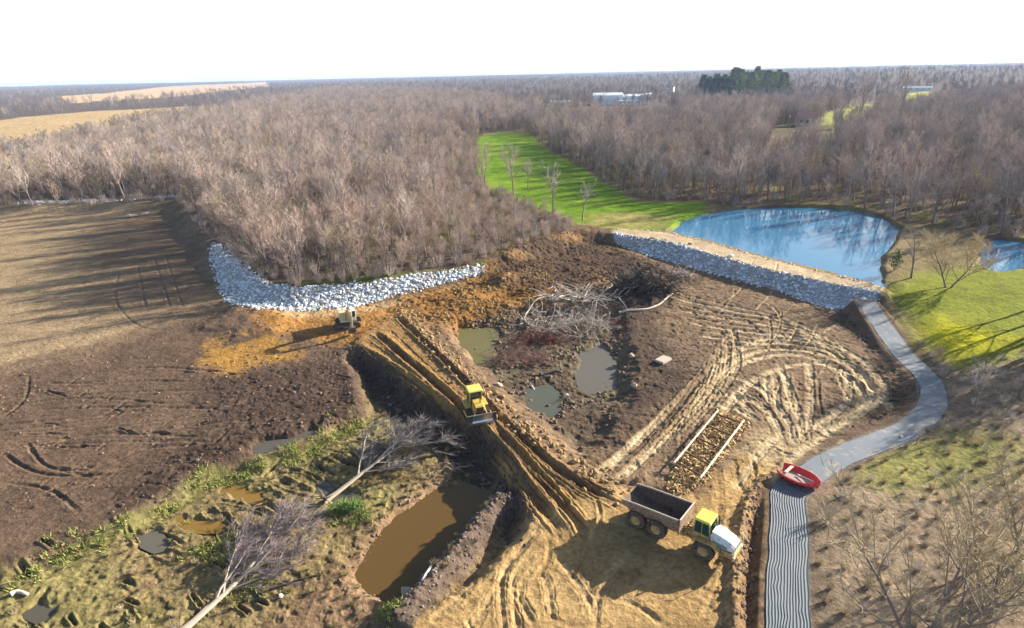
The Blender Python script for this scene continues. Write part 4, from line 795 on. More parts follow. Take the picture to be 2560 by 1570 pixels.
# ---- articulated dump truck: x forward, y left
def dump_truck(loc, rz):
    t = empty('dump_truck', loc, rz, label='yellow articulated dump truck with empty rusty bed and silver white hood', cat='dump truck')
    # open tub, lofted along its length
    st = [(-5.15, 1.42, 2.50, 1.20, 2.12), (-3.7, 1.45, 2.66, 1.12, 1.52), (-2.0, 1.46, 2.76, 1.05, 1.42), (-.2, 1.46, 2.86, 1.05, 1.40), (.25, 1.46, 2.90, 1.05, 1.52)]
    outer, inner = [], []
    for x, wr, zr, wf, zf in st:
        outer.append([(x, -wr, zr), (x, -wr, zr-.45), (x, -wf, zf), (x, wf, zf), (x, wr, zr-.45), (x, wr, zr)])
        inner.append([(x, -wr+.09, zr), (x, -wr+.09, zr-.43), (x, -wf+.05, zf+.09), (x, wf-.05, zf+.09), (x, wr-.09, zr-.43), (x, wr-.09, zr)])
    A = MB(); B = MB()
    for i in range(len(st)-1):
        for j in range(5):
            A.add([outer[i][j], outer[i][j+1], outer[i+1][j+1], outer[i+1][j]], [(0, 1, 2, 3)])
            B.add([inner[i][j], inner[i][j+1], inner[i+1][j+1], inner[i+1][j]], [(3, 2, 1, 0)])
    for a in (outer, inner): pass
    for j in range(5): A.add([outer[0][j], inner[0][j], inner[0][j+1], outer[0][j+1]], [(0, 1, 2, 3)])
    A.prism([(.25, 1.45), (.36, 1.52), (.42, 3.02), (.30, 3.02)], -1.44, 1.44)
    for x in (-4.2, -3.0, -1.8, -.6): # stiffening ribs on both sides
        for s in (-1, 1): A.box((x, s*1.475, 2.45), (.12, .07, .5))
    bed = A.build('dump_bed', BEDOUT, t)
    B.add([inner[-1][0], inner[-1][1], inner[-1][2], inner[-1][3], inner[-1][4], inner[-1][5]], [(0, 1, 2, 3, 4, 5)])
    B.build('bed_liner', RUST_SHADED, bed)
    rm = MB()
    for s in (-1, 1): rm.pipe([(x, s*(wr-.04), zr+.03) for x, wr, zr, wf, zf in st], .075, 6)
    rm.pipe([(.36, -1.44, 3.04), (.36, 1.44, 3.04)], .07, 6)
    rm.build('bed_rim', mat('dusty_rim_steel', (.50, .41, .33), .7, var=.2, scale=3), bed)
    # chassis and hitch
    A = MB()
    for s in (-1, 1): A.box((-2.1, s*.42, 1.12), (5.6, .22, .34))
    for x in (-4.4, -2.9, -1.2, .4): A.box((x, 0, 1.12), (.2, .9, .24))
    for x in (-1.75, -3.7): A.cyl((x, -1.0, .88), (x, 1.0, .88), .2, 10)
    A.prism([(-2.9, 1.0), (-1.9, 1.35), (.3, 1.35), (.6, 1.0)], -.75, -.62).prism([(-2.9, 1.0), (-1.9, 1.35), (.3, 1.35), (.6, 1.0)], .62, .75)
    A.build('rear_chassis', YEL, t, .02)
    A = MB().cyl((.95, 0, .75), (.95, 0, 1.75), .30, 14).box((.6, 0, 1.2), (.7, .7, .5)).box((1.25, 0, 1.25), (.6, .8, .6))
    for s in (-1, 1): A.cyl((.3, s*.55, 1.05), (1.5, s*.6, 1.05), .09, 8)
    A.build('articulation_joint', YEL, t, .02)
    h = MB()
    for i, y in enumerate((-.35, -.12, .15, .38)): h.pipe([(.5, y, 1.5), (.8, y*1.1, 1.95+.08*i), (1.15, y*.9, 1.95), (1.4, y*.8, 1.7)], .035, 6)
    h.build('hydraulic_hoses', BLK, t)
    A = MB().box((2.9, 0, 1.12), (3.4, 1.15, .55)).cyl((2.5, -1.0, .88), (2.5, 1.0, .88), .22, 10)
    A.build('front_frame', YEL, t, .03)
    # cab
    A = MB()
    A.hexa([(1.32, -.86, 1.45), (2.72, -.86, 1.45), (2.72, .86, 1.45), (1.32, .86, 1.45)], [(1.32, -.86, 2.10), (2.80, -.86, 2.10), (2.80, .86, 2.10), (1.32, .86, 2.10)])
    for x0, x1 in ((1.36, 1.42), (2.76, 2.58)):
        for s in (-1, 1): A.cyl((x0, s*.82, 2.1), (x1, s*.74, 3.25), .055, 6)
    A.cyl((2.05, -.84, 2.1), (2.02, -.75, 3.25), .045, 6).cyl((2.05, .84, 2.1), (2.02, .75, 3.25), .045, 6)
    cab = A.build('cab', YEL, t, .03)
    MB().hexa([(1.37, -.82, 2.1), (2.74, -.82, 2.1), (2.74, .82, 2.1), (1.37, .82, 2.1)], [(1.43, -.74, 3.25), (2.56, -.74, 3.25), (2.56, .74, 3.25), (1.43, .74, 3.25)]).build('window_glass', GLASS, cab, .02)
    MB().hexa([(1.26, -.86, 3.24), (2.74, -.86, 3.24), (2.74, .86, 3.24), (1.26, .86, 3.24)], [(1.34, -.78, 3.42), (2.66, -.78, 3.42), (2.66, .78, 3.42), (1.34, .78, 3.42)]).build('cab_roof', YELR, cab, .06)
    for s in (-1, 1):
        mr = MB().pipe([(2.7, s*.85, 2.5), (2.95, s*1.25, 2.6)], .03, 6).box((2.97, s*1.3, 2.45), (.08, .26, .5)); mr.build('mirror', BLK, cab, .02)
    # hood with grille, fenders, bumper
    hd = MB(); T0 = [(2.84, .84, 1.55, 2.62), (3.6, .84, 1.55, 2.50), (4.45, .80, 1.55, 2.25), (4.78, .70, 1.55, 1.95)]
    ring = lambda x, w, a, b: [(x, -w, a), (x, -w, b-.34), (x, -w*.72, b), (x, w*.72, b), (x, w, b-.34), (x, w, a)]
    Rg = [ring(*q) for q in T0]
    for i in range(3):
        for j in range(5): hd.add([Rg[i][j], Rg[i][j+1], Rg[i+1][j+1], Rg[i+1][j]], [(0, 1, 2, 3)])
    hd.add(Rg[0], [(0, 1, 2, 3, 4, 5)]); hd.add(Rg[3], [(0, 1, 2, 3, 4, 5)])
    hood = hd.build('hood', HOOD, t, .03)
    g = MB().box((4.80, 0, 1.72), (.04, 1.0, .34))
    for s in (-1, 1): g.prism([(3.1, 1.62), (4.3, 1.62), (4.2, 1.86), (3.1, 2.0)], s*.845-.012, s*.845+.012)
    g.build('grille', mat('grey_blue_grille', (.20, .26, .33), .5, var=.1), hood)
    A = MB().box((4.35, 0, 1.22), (1.05, 1.9, .5)).box((4.86, 0, 1.15), (.16, 2.3, .42)); bump = A.build('front_bumper', YEL, t, .04)
    for s in (-1, 1):
        MB().box((4.955, s*.85, 1.2), (.05, .26, .2)).build('headlight', LAMP, bump)
        f = MB().prism([(1.5, 1.62), (1.8, 1.92), (3.2, 1.92), (3.75, 1.60), (3.75, 1.52), (3.15, 1.82), (1.85, 1.82), (1.5, 1.52)], s*1.16-.32, s*1.16+.32).box((3.95, s*1.1, 1.3), (.4, .5, .06)).box((3.95, s*1.1, .95), (.4, .5, .06))
        f.build('fender', YEL, t, .02)
    MB().pipe([(2.95, .62, 2.5), (2.95, .62, 3.3), (2.85, .62, 3.42)], .075, 10).build('exhaust_stack', BLK, t)
    MB().pipe([(4.9, -1.1, 1.3), (4.9, -1.1, 2.2), (4.6, -1.0, 2.35)], .035, 8).pipe([(4.9, 1.1, 1.3), (4.9, 1.1, 2.2), (4.6, 1.0, 2.35)], .035, 8).build('handrail', mat('pale_rail', (.7, .66, .6), .5), t)
    # wheels
    w = MB().lathe_y([(.45, -.30), (.76, -.33), (.87, -.26), (.90, -.1), (.90, .1), (.87, .26), (.76, .33), (.45, .30)], (0, 0, 0))
    for i in range(22):
        a = i*2*math.pi/22
        for s in (-1, 1): w.box((math.cos(a+s*.07)*.90, s*.15, math.sin(a+s*.07)*.90), (.06, .26, .09), 0, -a)
    tm = None
    for x in (2.5, -1.75, -3.7):
        for s in (-1, 1):
            if tm is None:
                wo_ = w.build('wheel', TYRE, t); tm = wo_.data
                rim = MB().lathe_y([(.05, -.22), (.30, -.22), (.44, -.28), (.47, -.24), (.47, .24), (.44, .28), (.30, .22), (.05, .22)], (0, 0, 0), 20).cyl((0, -.27, 0), (0, .27, 0), .17, 12).build('rim', YEL, wo_); rmm = rim.data
            else:
                wo_ = link('wheel', tm, t); link('rim', rmm, wo_)
            wo_.location = (x, s*1.12, .88)
    return t
dw = D(1690, 1328, .88)-0; rzt = math.radians(-39.5)
_c, _s = math.cos(rzt), math.sin(rzt); off_l = (2.5, -1.40)
tx, ty = dw[0]-(off_l[0]*_c-off_l[1]*_s), dw[1]-(off_l[0]*_s+off_l[1]*_c)
dump_truck((tx, ty, float(zat(tx, ty)[0])+.02), rzt)

def crawler(t, y, x0, x1, hgt, w, m, name='crawler_track', shoes=34):
    r = hgt/2; L = x1-x0-2*r; per = 2*L+2*math.pi*r; b = MB()
    def at_(s):
        s %= per
        if s < L: return x0+r+s, hgt, 0.0
        s -= L
        if s < math.pi*r: a = s/r; return x1-r+r*math.sin(a), r+r*math.cos(a), a
        s -= math.pi*r
        if s < L: return x1-r-s, 0, math.pi
        s -= L; a = s/r; return x0+r-r*math.sin(a), r-r*math.cos(a), math.pi+a
    for i in range(shoes):
        x, z, a = at_(i*per/shoes); b.box((x, y, z), (per/shoes*.86, w, .05), 0, a); b.box((x+math.sin(a)*.04, y, z+math.cos(a)*.04), (.03, w, .07), 0, a)
    o = b.build(name, m, t)
    f = MB().box(((x0+x1)/2, y, r), (x1-x0-2*r, w*.5, hgt*.45)); f.cyl((x0+r, y-w*.3, r), (x0+r, y+w*.3, r), r*.86, 16).cyl((x1-r, y-w*.3, r), (x1-r, y+w*.3, r), r*.82, 16)
    for i in range(5): f.cyl((x0+r+(i+.5)*L/5, y-w*.32, .17), (x0+r+(i+.5)*L/5, y+w*.32, .17), .13, 10)
    f.build('roller_frame', DKSTEEL, o); return o

YELD = mat('yellow_dozer_paint', (0.66, 0.46, 0.06), .45, var=.12, dirt=(.42, .30, .14), dirt_amt=.35)
def bulldozer(loc, rz):
    t = empty('bulldozer', loc, rz, label='yellow crawler bulldozer with its steel blade down on the rutted haul road', cat='bulldozer')
    for s in (-1, 1): crawler(t, s*1.03, -1.75, 1.75, .98, .58, DKSTEEL)
    MB().box((-.2, 0, .85), (2.9, 1.3, .6)).box((-1.55, 0, 1.15), (.7, 1.35, .8)).build('hull', YELD, t, .05)
    e = MB().prism([(.25, 1.1), (1.95, 1.1), (1.95, 1.72), (1.75, 1.86), (.25, 2.0)], -.52, .52).build('engine_hood', YELD, t, .06)
    MB().box((1.965, 0, 1.42), (.04, .86, .56)).build('grille', BLK, e)
    MB().cyl((1.2, .25, 1.85), (1.2, .25, 2.6), .07, 10).build('exhaust_stack', BLK, e)
    for s in (-1, 1): MB().prism([(-1.2, 1.05), (.6, 1.05), (.75, 1.25), (.2, 1.32), (-1.2, 1.32)], s*1.05-.3, s*1.05+.3).build('fender', YELD, t, .03)
    c = MB()
    for x in (-1.15, .2):
        for s in (-1, 1): c.box((x, s*.72, 2.1), (.13, .13, 1.6))
    c.box((-.45, 0, 1.25), (1.4, 1.5, .1)).box((-1.12, 0, 1.6), (.08, 1.4, .7)); cab = c.build('cab_frame', YELD, t, .02)
    MB().hexa([(-1.38, -.92, 2.88), (.42, -.92, 2.88), (.42, .92, 2.88), (-1.38, .92, 2.88)], [(-1.28, -.82, 3.08), (.32, -.82, 3.02), (.32, .82, 3.02), (-1.28, .82, 3.08)]).build('roof', mat('yellow_canopy', (.78, .60, .12), .4, var=.1, dirt=(.6, .45, .2), dirt_amt=.3), cab, .05)
    MB().box((-.47, 0, 2.1), (1.25, 1.34, 1.5)).build('window_glass', GLASS, cab)
    MB().box((-.55, 0, 1.65), (.5, .55, .12)).box((-.82, 0, 1.95), (.12, .55, .55)).build('seat', BLK, cab, .03)
    MB().box((-1.95, 0, 1.3), (.55, 1.2, .7)).box((-2.2, 0, .75), (.4, 1.0, .25)).cyl((-2.35, -.4, .9), (-2.35, -.4, .25), .07, 6).cyl((-2.35, .4, .9), (-2.35, .4, .25), .07, 6).cyl((-2.35, 0, .9), (-2.35, 0, .25), .07, 6).build('rear_ripper', BLK, t, .03)
    b = MB(); prof = [(2.62, .05), (2.52, .35), (2.50, .65), (2.58, .95), (2.72, 1.18)]
    b.prism(prof+[(x-.09, z) for x, z in prof[::-1]], -1.66, 1.66)
    for s in (-1, 1): b.prism([(2.40, .05), (2.85, .05), (2.80, 1.0), (2.66, 1.2), (2.42, 1.15)], s*1.68-.03, s*1.68+.03)
    bl = b.build('blade', DKSTEEL, t, .01)
    MB().prism([(x+.012, z) for x, z in prof]+[(x+.028, z) for x, z in prof[::-1]], -1.1, 1.3).build('worn_face', STEEL, bl)
    MB().box((2.62, 0, .06), (.06, 3.3, .2)).build('cutting_edge', STEEL, bl)
    MB().box((2.66, 0, 1.2), (.10, 3.36, .06)).build('top_edge', mat('brown_steel', (.24, .18, .15), .7), bl)
    for s in (-1, 1):
        MB().pipe([(-.1, s*1.42, .45), (2.4, s*1.42, .4)], .13, 8).build('push_arm', YELD, t)
        MB().cyl((1.5, s*.62, 1.45), (2.45, s*.75, .75), .07, 8).cyl((1.1, s*.62, 1.72), (1.6, s*.62, 1.38), .1, 8).build('lift_cylinder', YELD, t)
    return t
p0, p1 = D(1135, 985), D(1163, 1036); dz = math.atan2(p1[1]-p0[1], p1[0]-p0[0]); dc = D(1146, 1004)
bulldozer((dc[0], dc[1], float(np.mean(zat([dc[0], dc[0]+1, dc[0]-1], [dc[1], dc[1]+1, dc[1]-1])))+.25), dz)

YELX = mat('pale_dusty_yellow_paint', (0.80, 0.66, 0.36), .4, var=.1, dirt=(.62, .50, .34), dirt_amt=.35)
YELW = mat('bleached_cream_paint', (0.86, 0.80, 0.62), .4, var=.08)
def excavator(loc, rz_house, rz_under):
    t = empty('excavator', loc, 0, label='pale yellow crawler excavator digging on the orange bank below the stone strip', cat='excavator')
    u = MB().box((0, 0, .62), (1.6, 1.7, .35)).cyl((0, 0, .7), (0, 0, 1.05), .75, 18).build('undercarriage', DKSTEEL, t, .03); u.rotation_euler = (0, 0, rz_under)
    for s in (-1, 1):
        k = crawler(t, s*1.25, -2.1, 2.1, .95, .62, DKSTEEL); k.rotation_euler = (0, 0, rz_under)
    def P(mb, name, m, par=None, bev=.04):
        o = mb.build(name, m, par or t, bev)
        if par is None: o.rotation_euler = (0, 0, rz_house)
        return o
    P(MB().box((-.5, 0, 1.15), (3.4, 2.5, .2)).box((-.9, -.75, 1.75), (2.2, 1.0, 1.1)).box((-1.1, .5, 1.75), (1.8, 1.4, 1.05)), 'house', YELX)
    P(MB().prism([(-2.75, 1.1), (-1.9, 1.1), (-1.9, 2.3), (-2.55, 2.3), (-2.85, 1.9)], -1.25, 1.25), 'counterweight', YELW, None, .1)
    c = P(MB().box((.55, .8, 1.5), (1.5, .9, .55)).box((-.15, .8, 2.1), (.1, .9, 1.2)).box((.5, .8, 2.82), (1.5, .95, .12)).cyl((1.25, .38, 1.7), (1.1, .38, 2.8), .05, 6).cyl((1.25, 1.22, 1.7), (1.1, 1.22, 2.8), .05, 6), 'cab', YELW)
    MB().hexa([(-.08, .4, 1.78), (1.24, .4, 1.78), (1.24, 1.2, 1.78), (-.08, 1.2, 1.78)], [(-.08, .4, 2.76), (1.08, .4, 2.76), (1.08, 1.2, 2.76), (-.08, 1.2, 2.76)]).build('window_glass', GLASS, c)
    P(MB().cyl((-1.3, -.5, 2.3), (-1.3, -.5, 2.9), .07, 8), 'exhaust_stack', BLK, None, 0)
    boom = P(MB().prism([(.7, 1.35), (1.05, 1.25), (2.3, 3.35), (2.9, 3.75), (4.6, 3.45), (4.7, 3.75), (3.0, 4.30), (2.2, 4.05), (.6, 1.75)], -.22, .22), 'boom', YELX, None, .03)
    MB().cyl((1.2, -.35, 1.4), (2.45, -.35, 3.55), .09, 8).cyl((1.2, .35, 1.4), (2.45, .35, 3.55), .09, 8).cyl((2.8, 0, 4.3), (4.4, 0, 4.15), .1, 8).build('hydraulic_cylinder', STEEL, boom)
    stk = P(MB().prism([(4.25, 4.15), (4.75, 4.05), (4.95, 3.4), (4.75, 1.35), (4.5, 1.35), (4.45, 3.3)], -.17, .17), 'stick', YELX, None, .03)
    MB().cyl((4.98, 0, 3.5), (5.02, 0, 1.9), .07, 8).build('bucket_cylinder', STEEL, stk)
    bk = MB().prism([(4.35, 1.45), (4.95, 1.4), (5.0, .9), (4.6, .35), (3.95, .25), (4.05, .35), (4.5, .55), (4.75, .95), (4.6, 1.2)], -.55, .55)
    for s in (-1, 1): bk.prism([(4.35, 1.4), (4.95, 1.38), (5.0, .9), (4.6, .36), (3.98, .28), (4.2, .9)], s*.55-.025, s*.55+.025)
    for y in (-.45, -.15, .15, .45): bk.box((3.88, y, .25), (.25, .08, .06))
    P(bk, 'bucket', DKSTEEL, None, .01); return t
ec = D(838, 783); rh = math.atan2(-ec[1], -ec[0]+1.5)
excavator((ec[0], ec[1], float(zat(*ec)[0])+.03), rh+.10, rh+math.radians(84))

# ------------------------------------------------------------------ path sheets and red boat
def path_strip(name, i0, i1, w, m, prof=None, seed=0, **kw):
    P = PATH[i0:i1]; T = np.gradient(P, axis=0); T /= np.linalg.norm(T, axis=1)[:, None]; Nn = np.stack([-T[:, 1], T[:, 0]], 1)
    nu = 85 if prof else 15; U = np.linspace(-1, 1, nu); s = np.arange(len(P))*1.0
    wl = w*(1+.06*vnoise(s*.35, s*0, seed+1)); wr = w*(1+.06*vnoise(s*.35, s*0, seed+2))
    W = np.where(U[None] < 0, wr[:, None], wl[:, None])*U[None]
    if prof: W = W+0.10*vnoise(s[:, None]*.9+U[None]*1.2, U[None]*1.5+0*s[:, None], seed+3)
    X = P[:, 0, None]+Nn[:, 0, None]*W; Y = P[:, 1, None]+Nn[:, 1, None]*W
    Zp = np.interp(np.arange(i0, i1), np.arange(len(PATH)), PATH_Z)[:, None]+.05+.03*fbm(X/1.5, Y/1.5, 2, 7)
    fm = None; rib = np.zeros(nu)
    if prof: rib = .5+.5*np.cos(U*math.pi*14); Zp = Zp+rib[None]*.045
    V = np.stack([X, Y, Zp], -1).reshape(-1, 3); n = len(P)
    a = (np.arange(n-1)[:, None]*nu+np.arange(nu-1)[None]); F = np.stack([a, a+nu, a+nu+1, a+1], -1).reshape(-1, 4)
    sk = np.concatenate([np.arange(nu), np.arange(nu)+(n-1)*nu])
    if prof: fm = np.tile(((rib[:-1]+rib[1:])/2 > .62).astype(np.int32), n-1)
    return link(name, np_mesh(name, V, F, m, fm, True), **kw)
ib = int(np.argmin(np.hypot(*(PATH-D(1912, 1160, .3)).T)))
PATHM = mat('grey_path_surface', (.165, .195, .230), .9, var=.14, scale=.8, bump=.3, dirt=(.30, .27, .24), dirt_amt=.2)
path_strip('path', 0, ib+1, 1.42, [PATHM], None, 3, label='smooth grey path curving from the dam down to the red boat', cat='path', kind='structure')
path_strip('ribbed_path', ib+1, len(PATH), 1.5, [mat('dark_blue_rib', (.075, .10, .125), .8, var=.2, scale=1.2), mat('pale_grey_rib', (.185, .205, .222), .75, var=.2, scale=1.5)], True, 8, label='blue grey ribbed path below the red boat', cat='path', kind='structure')

def red_boat():
    a = D(1873, 1124, .6); b = D(1966, 1168, .5); c = (a+b)/2+np.array((-.05, -.45)); L = float(np.hypot(*(b-a)))*1.0; rz = math.atan2(b[1]-a[1], b[0]-a[0])
    t = empty('boat', (c[0], c[1], float(zat(*c)[0])+.12), rz, label='small red boat with a grey floor lying across the grey path', cat='boat')
    RED = mat('red_hull_paint', (.72, .045, .04), .45, var=.15, dirt=(.6, .25, .2), dirt_amt=.15)
    n = 22; hb = 1.25; V = []; F = []
    def sec(u):   # u from stern -1 to bow 1
        w = hb*(1-max(0, u)**2.2*.86)*(1-max(0, -u)**3*.42); sh = .55+.22*max(0, u)**2+.10*max(0, -u)**2; x = u*L/2
        return [(x, -w*.93, sh-.03), (x, -w*1.03, sh), (x*1.01, -w*1.04, sh-.10), (x*.98, -w*.84, .20), (x*.96, -w*.50, .02), (x*.96, w*.50, .02), (x*.98, w*.84, .20), (x*1.01, w*1.04, sh-.10), (x, w*1.03, sh), (x, w*.93, sh-.03),
                (x*.95, w*.78, .26), (x*.93, w*.52, .14), (x*.93, -w*.52, .14), (x*.95, -w*.78, .26)]
    for i in range(n): V += sec(-1+2*i/(n-1))
    m = 14
    for i in range(n-1):
        for j in range(m): F.append((i*m+j, (i+1)*m+j, (i+1)*m+(j+1) % m, i*m+(j+1) % m))
    for i in (0, n-1): F.append(tuple(i*m+j for j in range(m)))
    hull = MB().add(V, F).build('hull', RED, t, 0, True)
    w = lambda u: hb*(1-max(0, u)**2.2*.86)*(1-max(0, -u)**3*.42)*.50
    fl = MB(); us = np.linspace(-.86, .72, 14); Vf = [(u*L/2, -w(u), .235) for u in us]+[(u*L/2, w(u), .235) for u in us[::-1]]
    fl.add(Vf, [tuple(range(len(Vf)))]); fl.build('floor', mat('grey_brown_floor', (.34, .29, .26), .8, var=.2), t)
    MB().box((-L*.30, .35, .56), (.30, 1.7, .06)).build('bench', mat('pale_bench_board', (.62, .50, .38), .7), t, .01)
    rl = MB(); pr = [(u*L/2, -hb*(1-max(0, u)**2.2*.86)*(1-max(0, -u)**3*.42), .57+.22*max(0, u)**2+.1*max(0, -u)**2) for u in np.linspace(-1, 1, 15)]
    rl.pipe(pr, .05, 6).pipe([(x, -y, z) for x, y, z in pr], .05, 6).build('gunwale', mat('red_rim', (.74, .06, .05), .4), hull)
    MB().pipe([(.0, .25, .40), (L*.36, .02, .55)], .035, 6).box((-.12, .28, .38), (.3, .16, .04)).build('paddle', mat('oar_wood', (.52, .40, .32), .6), t)
red_boat()

# ------------------------------------------------------------------ timber frame on the chip pile
def zc(p): return float(zat(*p)[0])
FR = [D(1727, 992, .55), D(1622, 1118, .55), D(1790, 1015, .55), D(1685, 1155, .55)]
fc = sum(FR)/4; fz = zc(fc)
t = empty('timber_frame', (fc[0], fc[1], fz), 0, label='two long pale timber rails on thin cross bars over the heap of wood chips', cat='timber frame')
PALEW = mat('pale_timber', (.72, .64, .50), .7, var=.12)
for a, b in ((FR[0], FR[1]), (FR[2], FR[3])):
    l = np.r_[a-fc, .80]; r = np.r_[b-fc, .80]; MB().box(tuple((l+r)/2), (float(np.linalg.norm(l-r)), .17, .13), math.atan2(r[1]-l[1], r[0]-l[0])).build('rail', PALEW, t, .01)
for q in (.06, .30, .54, .80, .97):
    a = FR[0]*(1-q)+FR[1]*q-fc; b = FR[2]*(1-q)+FR[3]*q-fc; e = (b-a)*.10
    MB().pipe([(*(a-e), .78), (*(b+e), .78)], .09, 6).build('cross_bar', mat('brown_bar', (.11, .065, .04), .8), t)
def heap_chips(name, poly, sp_, seed, cols, label, cat, smin, smax, lift):
    X, Y = seed_points(poly, sp_, seed, 0, .5); Z = zat(X, Y); rg = np.random.default_rng(seed); n = len(X)
    sd = poly_sd(X, Y, poly); Z = Z+lift*np.clip(sd/1.6, 0, 1)*rg.uniform(.2, 1, n)
    a = rg.uniform(0, 6.28, n); l = rg.uniform(smin, smax, n); w = l*rg.uniform(.10, .32, n); tl = rg.uniform(-.7, .7, n)
    dx = np.stack([np.cos(a)*np.cos(tl), np.sin(a)*np.cos(tl), np.sin(tl)], 1)*l[:, None]/2; dy = np.stack([-np.sin(a), np.cos(a), rg.uniform(-.6, .6, n)], 1)*w[:, None]/2
    c = np.stack([X, Y, Z+.05], 1); th = np.array((0, 0, .03))
    V = np.stack([c-dx-dy, c+dx-dy*.7, c+dx+dy, c-dx+dy*.8, c-dx*.9-dy+th, c+dx*.9-dy+th, c+dx*.9+dy+th, c-dx*.9+dy+th], 1).reshape(-1, 3)
    Q = np.array([(3,2,1,0),(4,5,6,7),(0,1,5,4),(1,2,6,5),(2,3,7,6),(3,0,4,7)]); F = (Q[None]+(np.arange(n)*8)[:, None, None]).reshape(-1, 4)
    ms = [mat('chip_wood', c_, .85, var=.2, scale=3) for c_ in cols]
    return link(name, np_mesh(name, V, F, ms, np.repeat(rg.integers(0, len(ms), n), 6)), label=label, cat=cat, kind='stuff')
heap_chips('wood_chips', CHIPS, .24, 401, [(.62,.42,.19),(.48,.28,.12),(.70,.52,.28),(.30,.18,.08),(.46,.37,.14)], 'heap of torn brown and straw coloured wood chips below the timber frame', 'wood chips', .12, .7, .45)

# ------------------------------------------------------------------ felled trees and brush heaps
def felled(root, tip, seed, h, z, label, pale, twm, wide, **kw):
    a, b = D(*root, z), D(*tip, z); L = float(np.hypot(*(b-a))); T, K = grow(seed=seed, h=h, **kw)
    def lay(VV):
        V = np.concatenate(VV); k = L/(h*.98); return np.stack([V[:, 2]*k, V[:, 1]*k*wide, np.abs(V[:, 0])*k*.75+.12+V[:, 2]*.03], 1)
    t = empty('fallen_tree', (a[0], a[1], zc(a)), math.atan2(b[1]-a[1], b[0]-a[0]), label=label, cat='fallen tree')
    for W, nm, m in ((T, 'trunk', pale), (K, 'crown', twm)):
        V = lay(W.V); F = ([np.array(W.Q)] if W.Q else [])+([np.concatenate(W.T)] if W.T else [])
        link(nm, np_mesh(nm, V, F, [m], smooth=(nm == 'trunk')), t)
    rw = Wood(); rg = np.random.default_rng(seed)      # torn root plate
    for i in range(16):
        az_ = rg.uniform(0, 6.28); p = bough(rg, (0, 0, .35), (-.45, math.cos(az_), abs(math.sin(az_))*.8), rg.uniform(.6, 1.5), 4, .3, 0); rw.tube(p, np.linspace(.09, .02, 5), 4)
    link('roots', rw.mesh('roots', BARK), t)
BARKB = mat('bleached_bark', (.47, .39, .30), .8, var=.2, scale=3)
TW1 = mat('felled_twigs_mauve', (.27, .21, .20), .9, var=.15)
felled((432, 1530), (795, 1262), 91, 12, -1.6, 'larger felled tree with a pale forked trunk lying at the bottom left', BARKB, TW1, 1.9, fork=.30, nlimb=15, lean=.62, nsub=9, ntw=34, tw=.028, ltw=1.0, tr=.17, upw=.22)
felled((785, 1208), (1020, 1040), 92, 12, -1.6, 'smaller felled tree pointing at the haul road between the grass strip and the pool', BARKB, mat('felled_twigs_grey', (.215, .18, .165), .9, var=.15), 1.8, fork=.30, nlimb=13, lean=.68, nsub=9, ntw=30, tw=.032, ltw=1.0, tr=.16, upw=.2)
def brush_heap(base, rx, ry, h, n, seed, m_limb, m_twig, label, z=-1.2, ntw=14, rl=.07, tw=.03, cat='brush pile', name='brush_pile', low=.0):
    c = D(*base, z); rg = np.random.default_rng(seed); A = Wood(); B = Wood(); a, b, w = [], [], []
    for i in range(n):
        an = rg.uniform(0, 6.28); rr = math.sqrt(rg.random())*.8; p = np.array((math.cos(an)*rx*rr, math.sin(an)*ry*rr, rg.uniform(low, .6)*h*(1-rr*.6)))
        d = np.array((rg.normal(), rg.normal(), rg.uniform(-.1, .7))); L = rg.uniform(.5, 1.1)*max(rx, ry)*.8; q = bough(rg, p, d, L, 5, .28, -.05); q[:, 2] = np.clip(q[:, 2], .05, h*1.3)
        A.tube(q, rl*rg.uniform(.4, 1.3)*np.linspace(1, .3, 6), 4)
        for _ in range(ntw):
            s, dd = along(q, rg.uniform(.1, .99)); a.append(s); e = s+unit(dd+rg.normal(size=3)*.8)*rg.uniform(.4, 1.2); e[2] = max(e[2], .03); b.append(e); w.append(tw)
    B.twigs(np.array(a), np.array(b), np.array(w), rg)
    t = empty(name, (c[0], c[1], zc(c)-.05), 0, label=label, cat=cat); link('limbs', A.mesh('limbs', m_limb), t); link('twigs', B.mesh('twigs', m_twig), t); return t
LB = mat('bleached_limb', (.55, .48, .40), .85, var=.2); LD = mat('charred_limb', (.030, .027, .026), .9, var=.3); LR = mat('red_brown_limb', (.16, .075, .055), .9, var=.25); LG = mat('grey_limb', (.42, .37, .32), .9, var=.2)
brush_heap((1375, 785), 7.5, 5.5, 2.6, 90, 501, LG, mat('pit_twig_pale', (.56, .49, .43), .9), 'large heap of bleached grey branches in the middle of the pit', -1.0, 60, .07, .025)
brush_heap((1297, 765), 4.2, 4.2, 2.2, 34, 502, LB, mat('pit_twig_dark', (.12, .10, .09), .9), 'dark hollow heap edged by bent white limbs left of the bleached branches', -1.0, 30, .09, .025)
brush_heap((1545, 706), 6.6, 4.4, 4.0, 120, 503, LD, mat('black_twig', (.022, .021, .022), .9), 'tall black heap of roots beside the dark mud', 0, 60, .12, .05)
brush_heap((1300, 822), 4.6, 1.9, 1.1, 60, 504, LR, mat('red_twig', (.17, .040, .035), .9), 'low dark red heap of twigs below the bleached branches', -1.2, 40, .05, .03)
brush_heap((1252, 868), 5.0, 3.2, 1.4, 70, 505, LR, mat('russet_twig', (.27, .16, .13), .9), 'rounded russet heap of fine twigs beside the haul road', -1.2, 70, .04, .02)
brush_heap((1405, 728), 8.0, 2.2, 1.6, 110, 506, LB, mat('pit_twig_straw', (.40, .33, .26), .9), 'row of broken white roots along the top of the pit', -.6, 8, .12, .03)
brush_heap((1625, 668), 4.2, 2.2, 1.3, 50, 507, LB, mat('pit_twig_pink', (.36, .25, .21), .9), 'scatter of pale splintered branches right of the black heap', 0, 14, .07, .03)
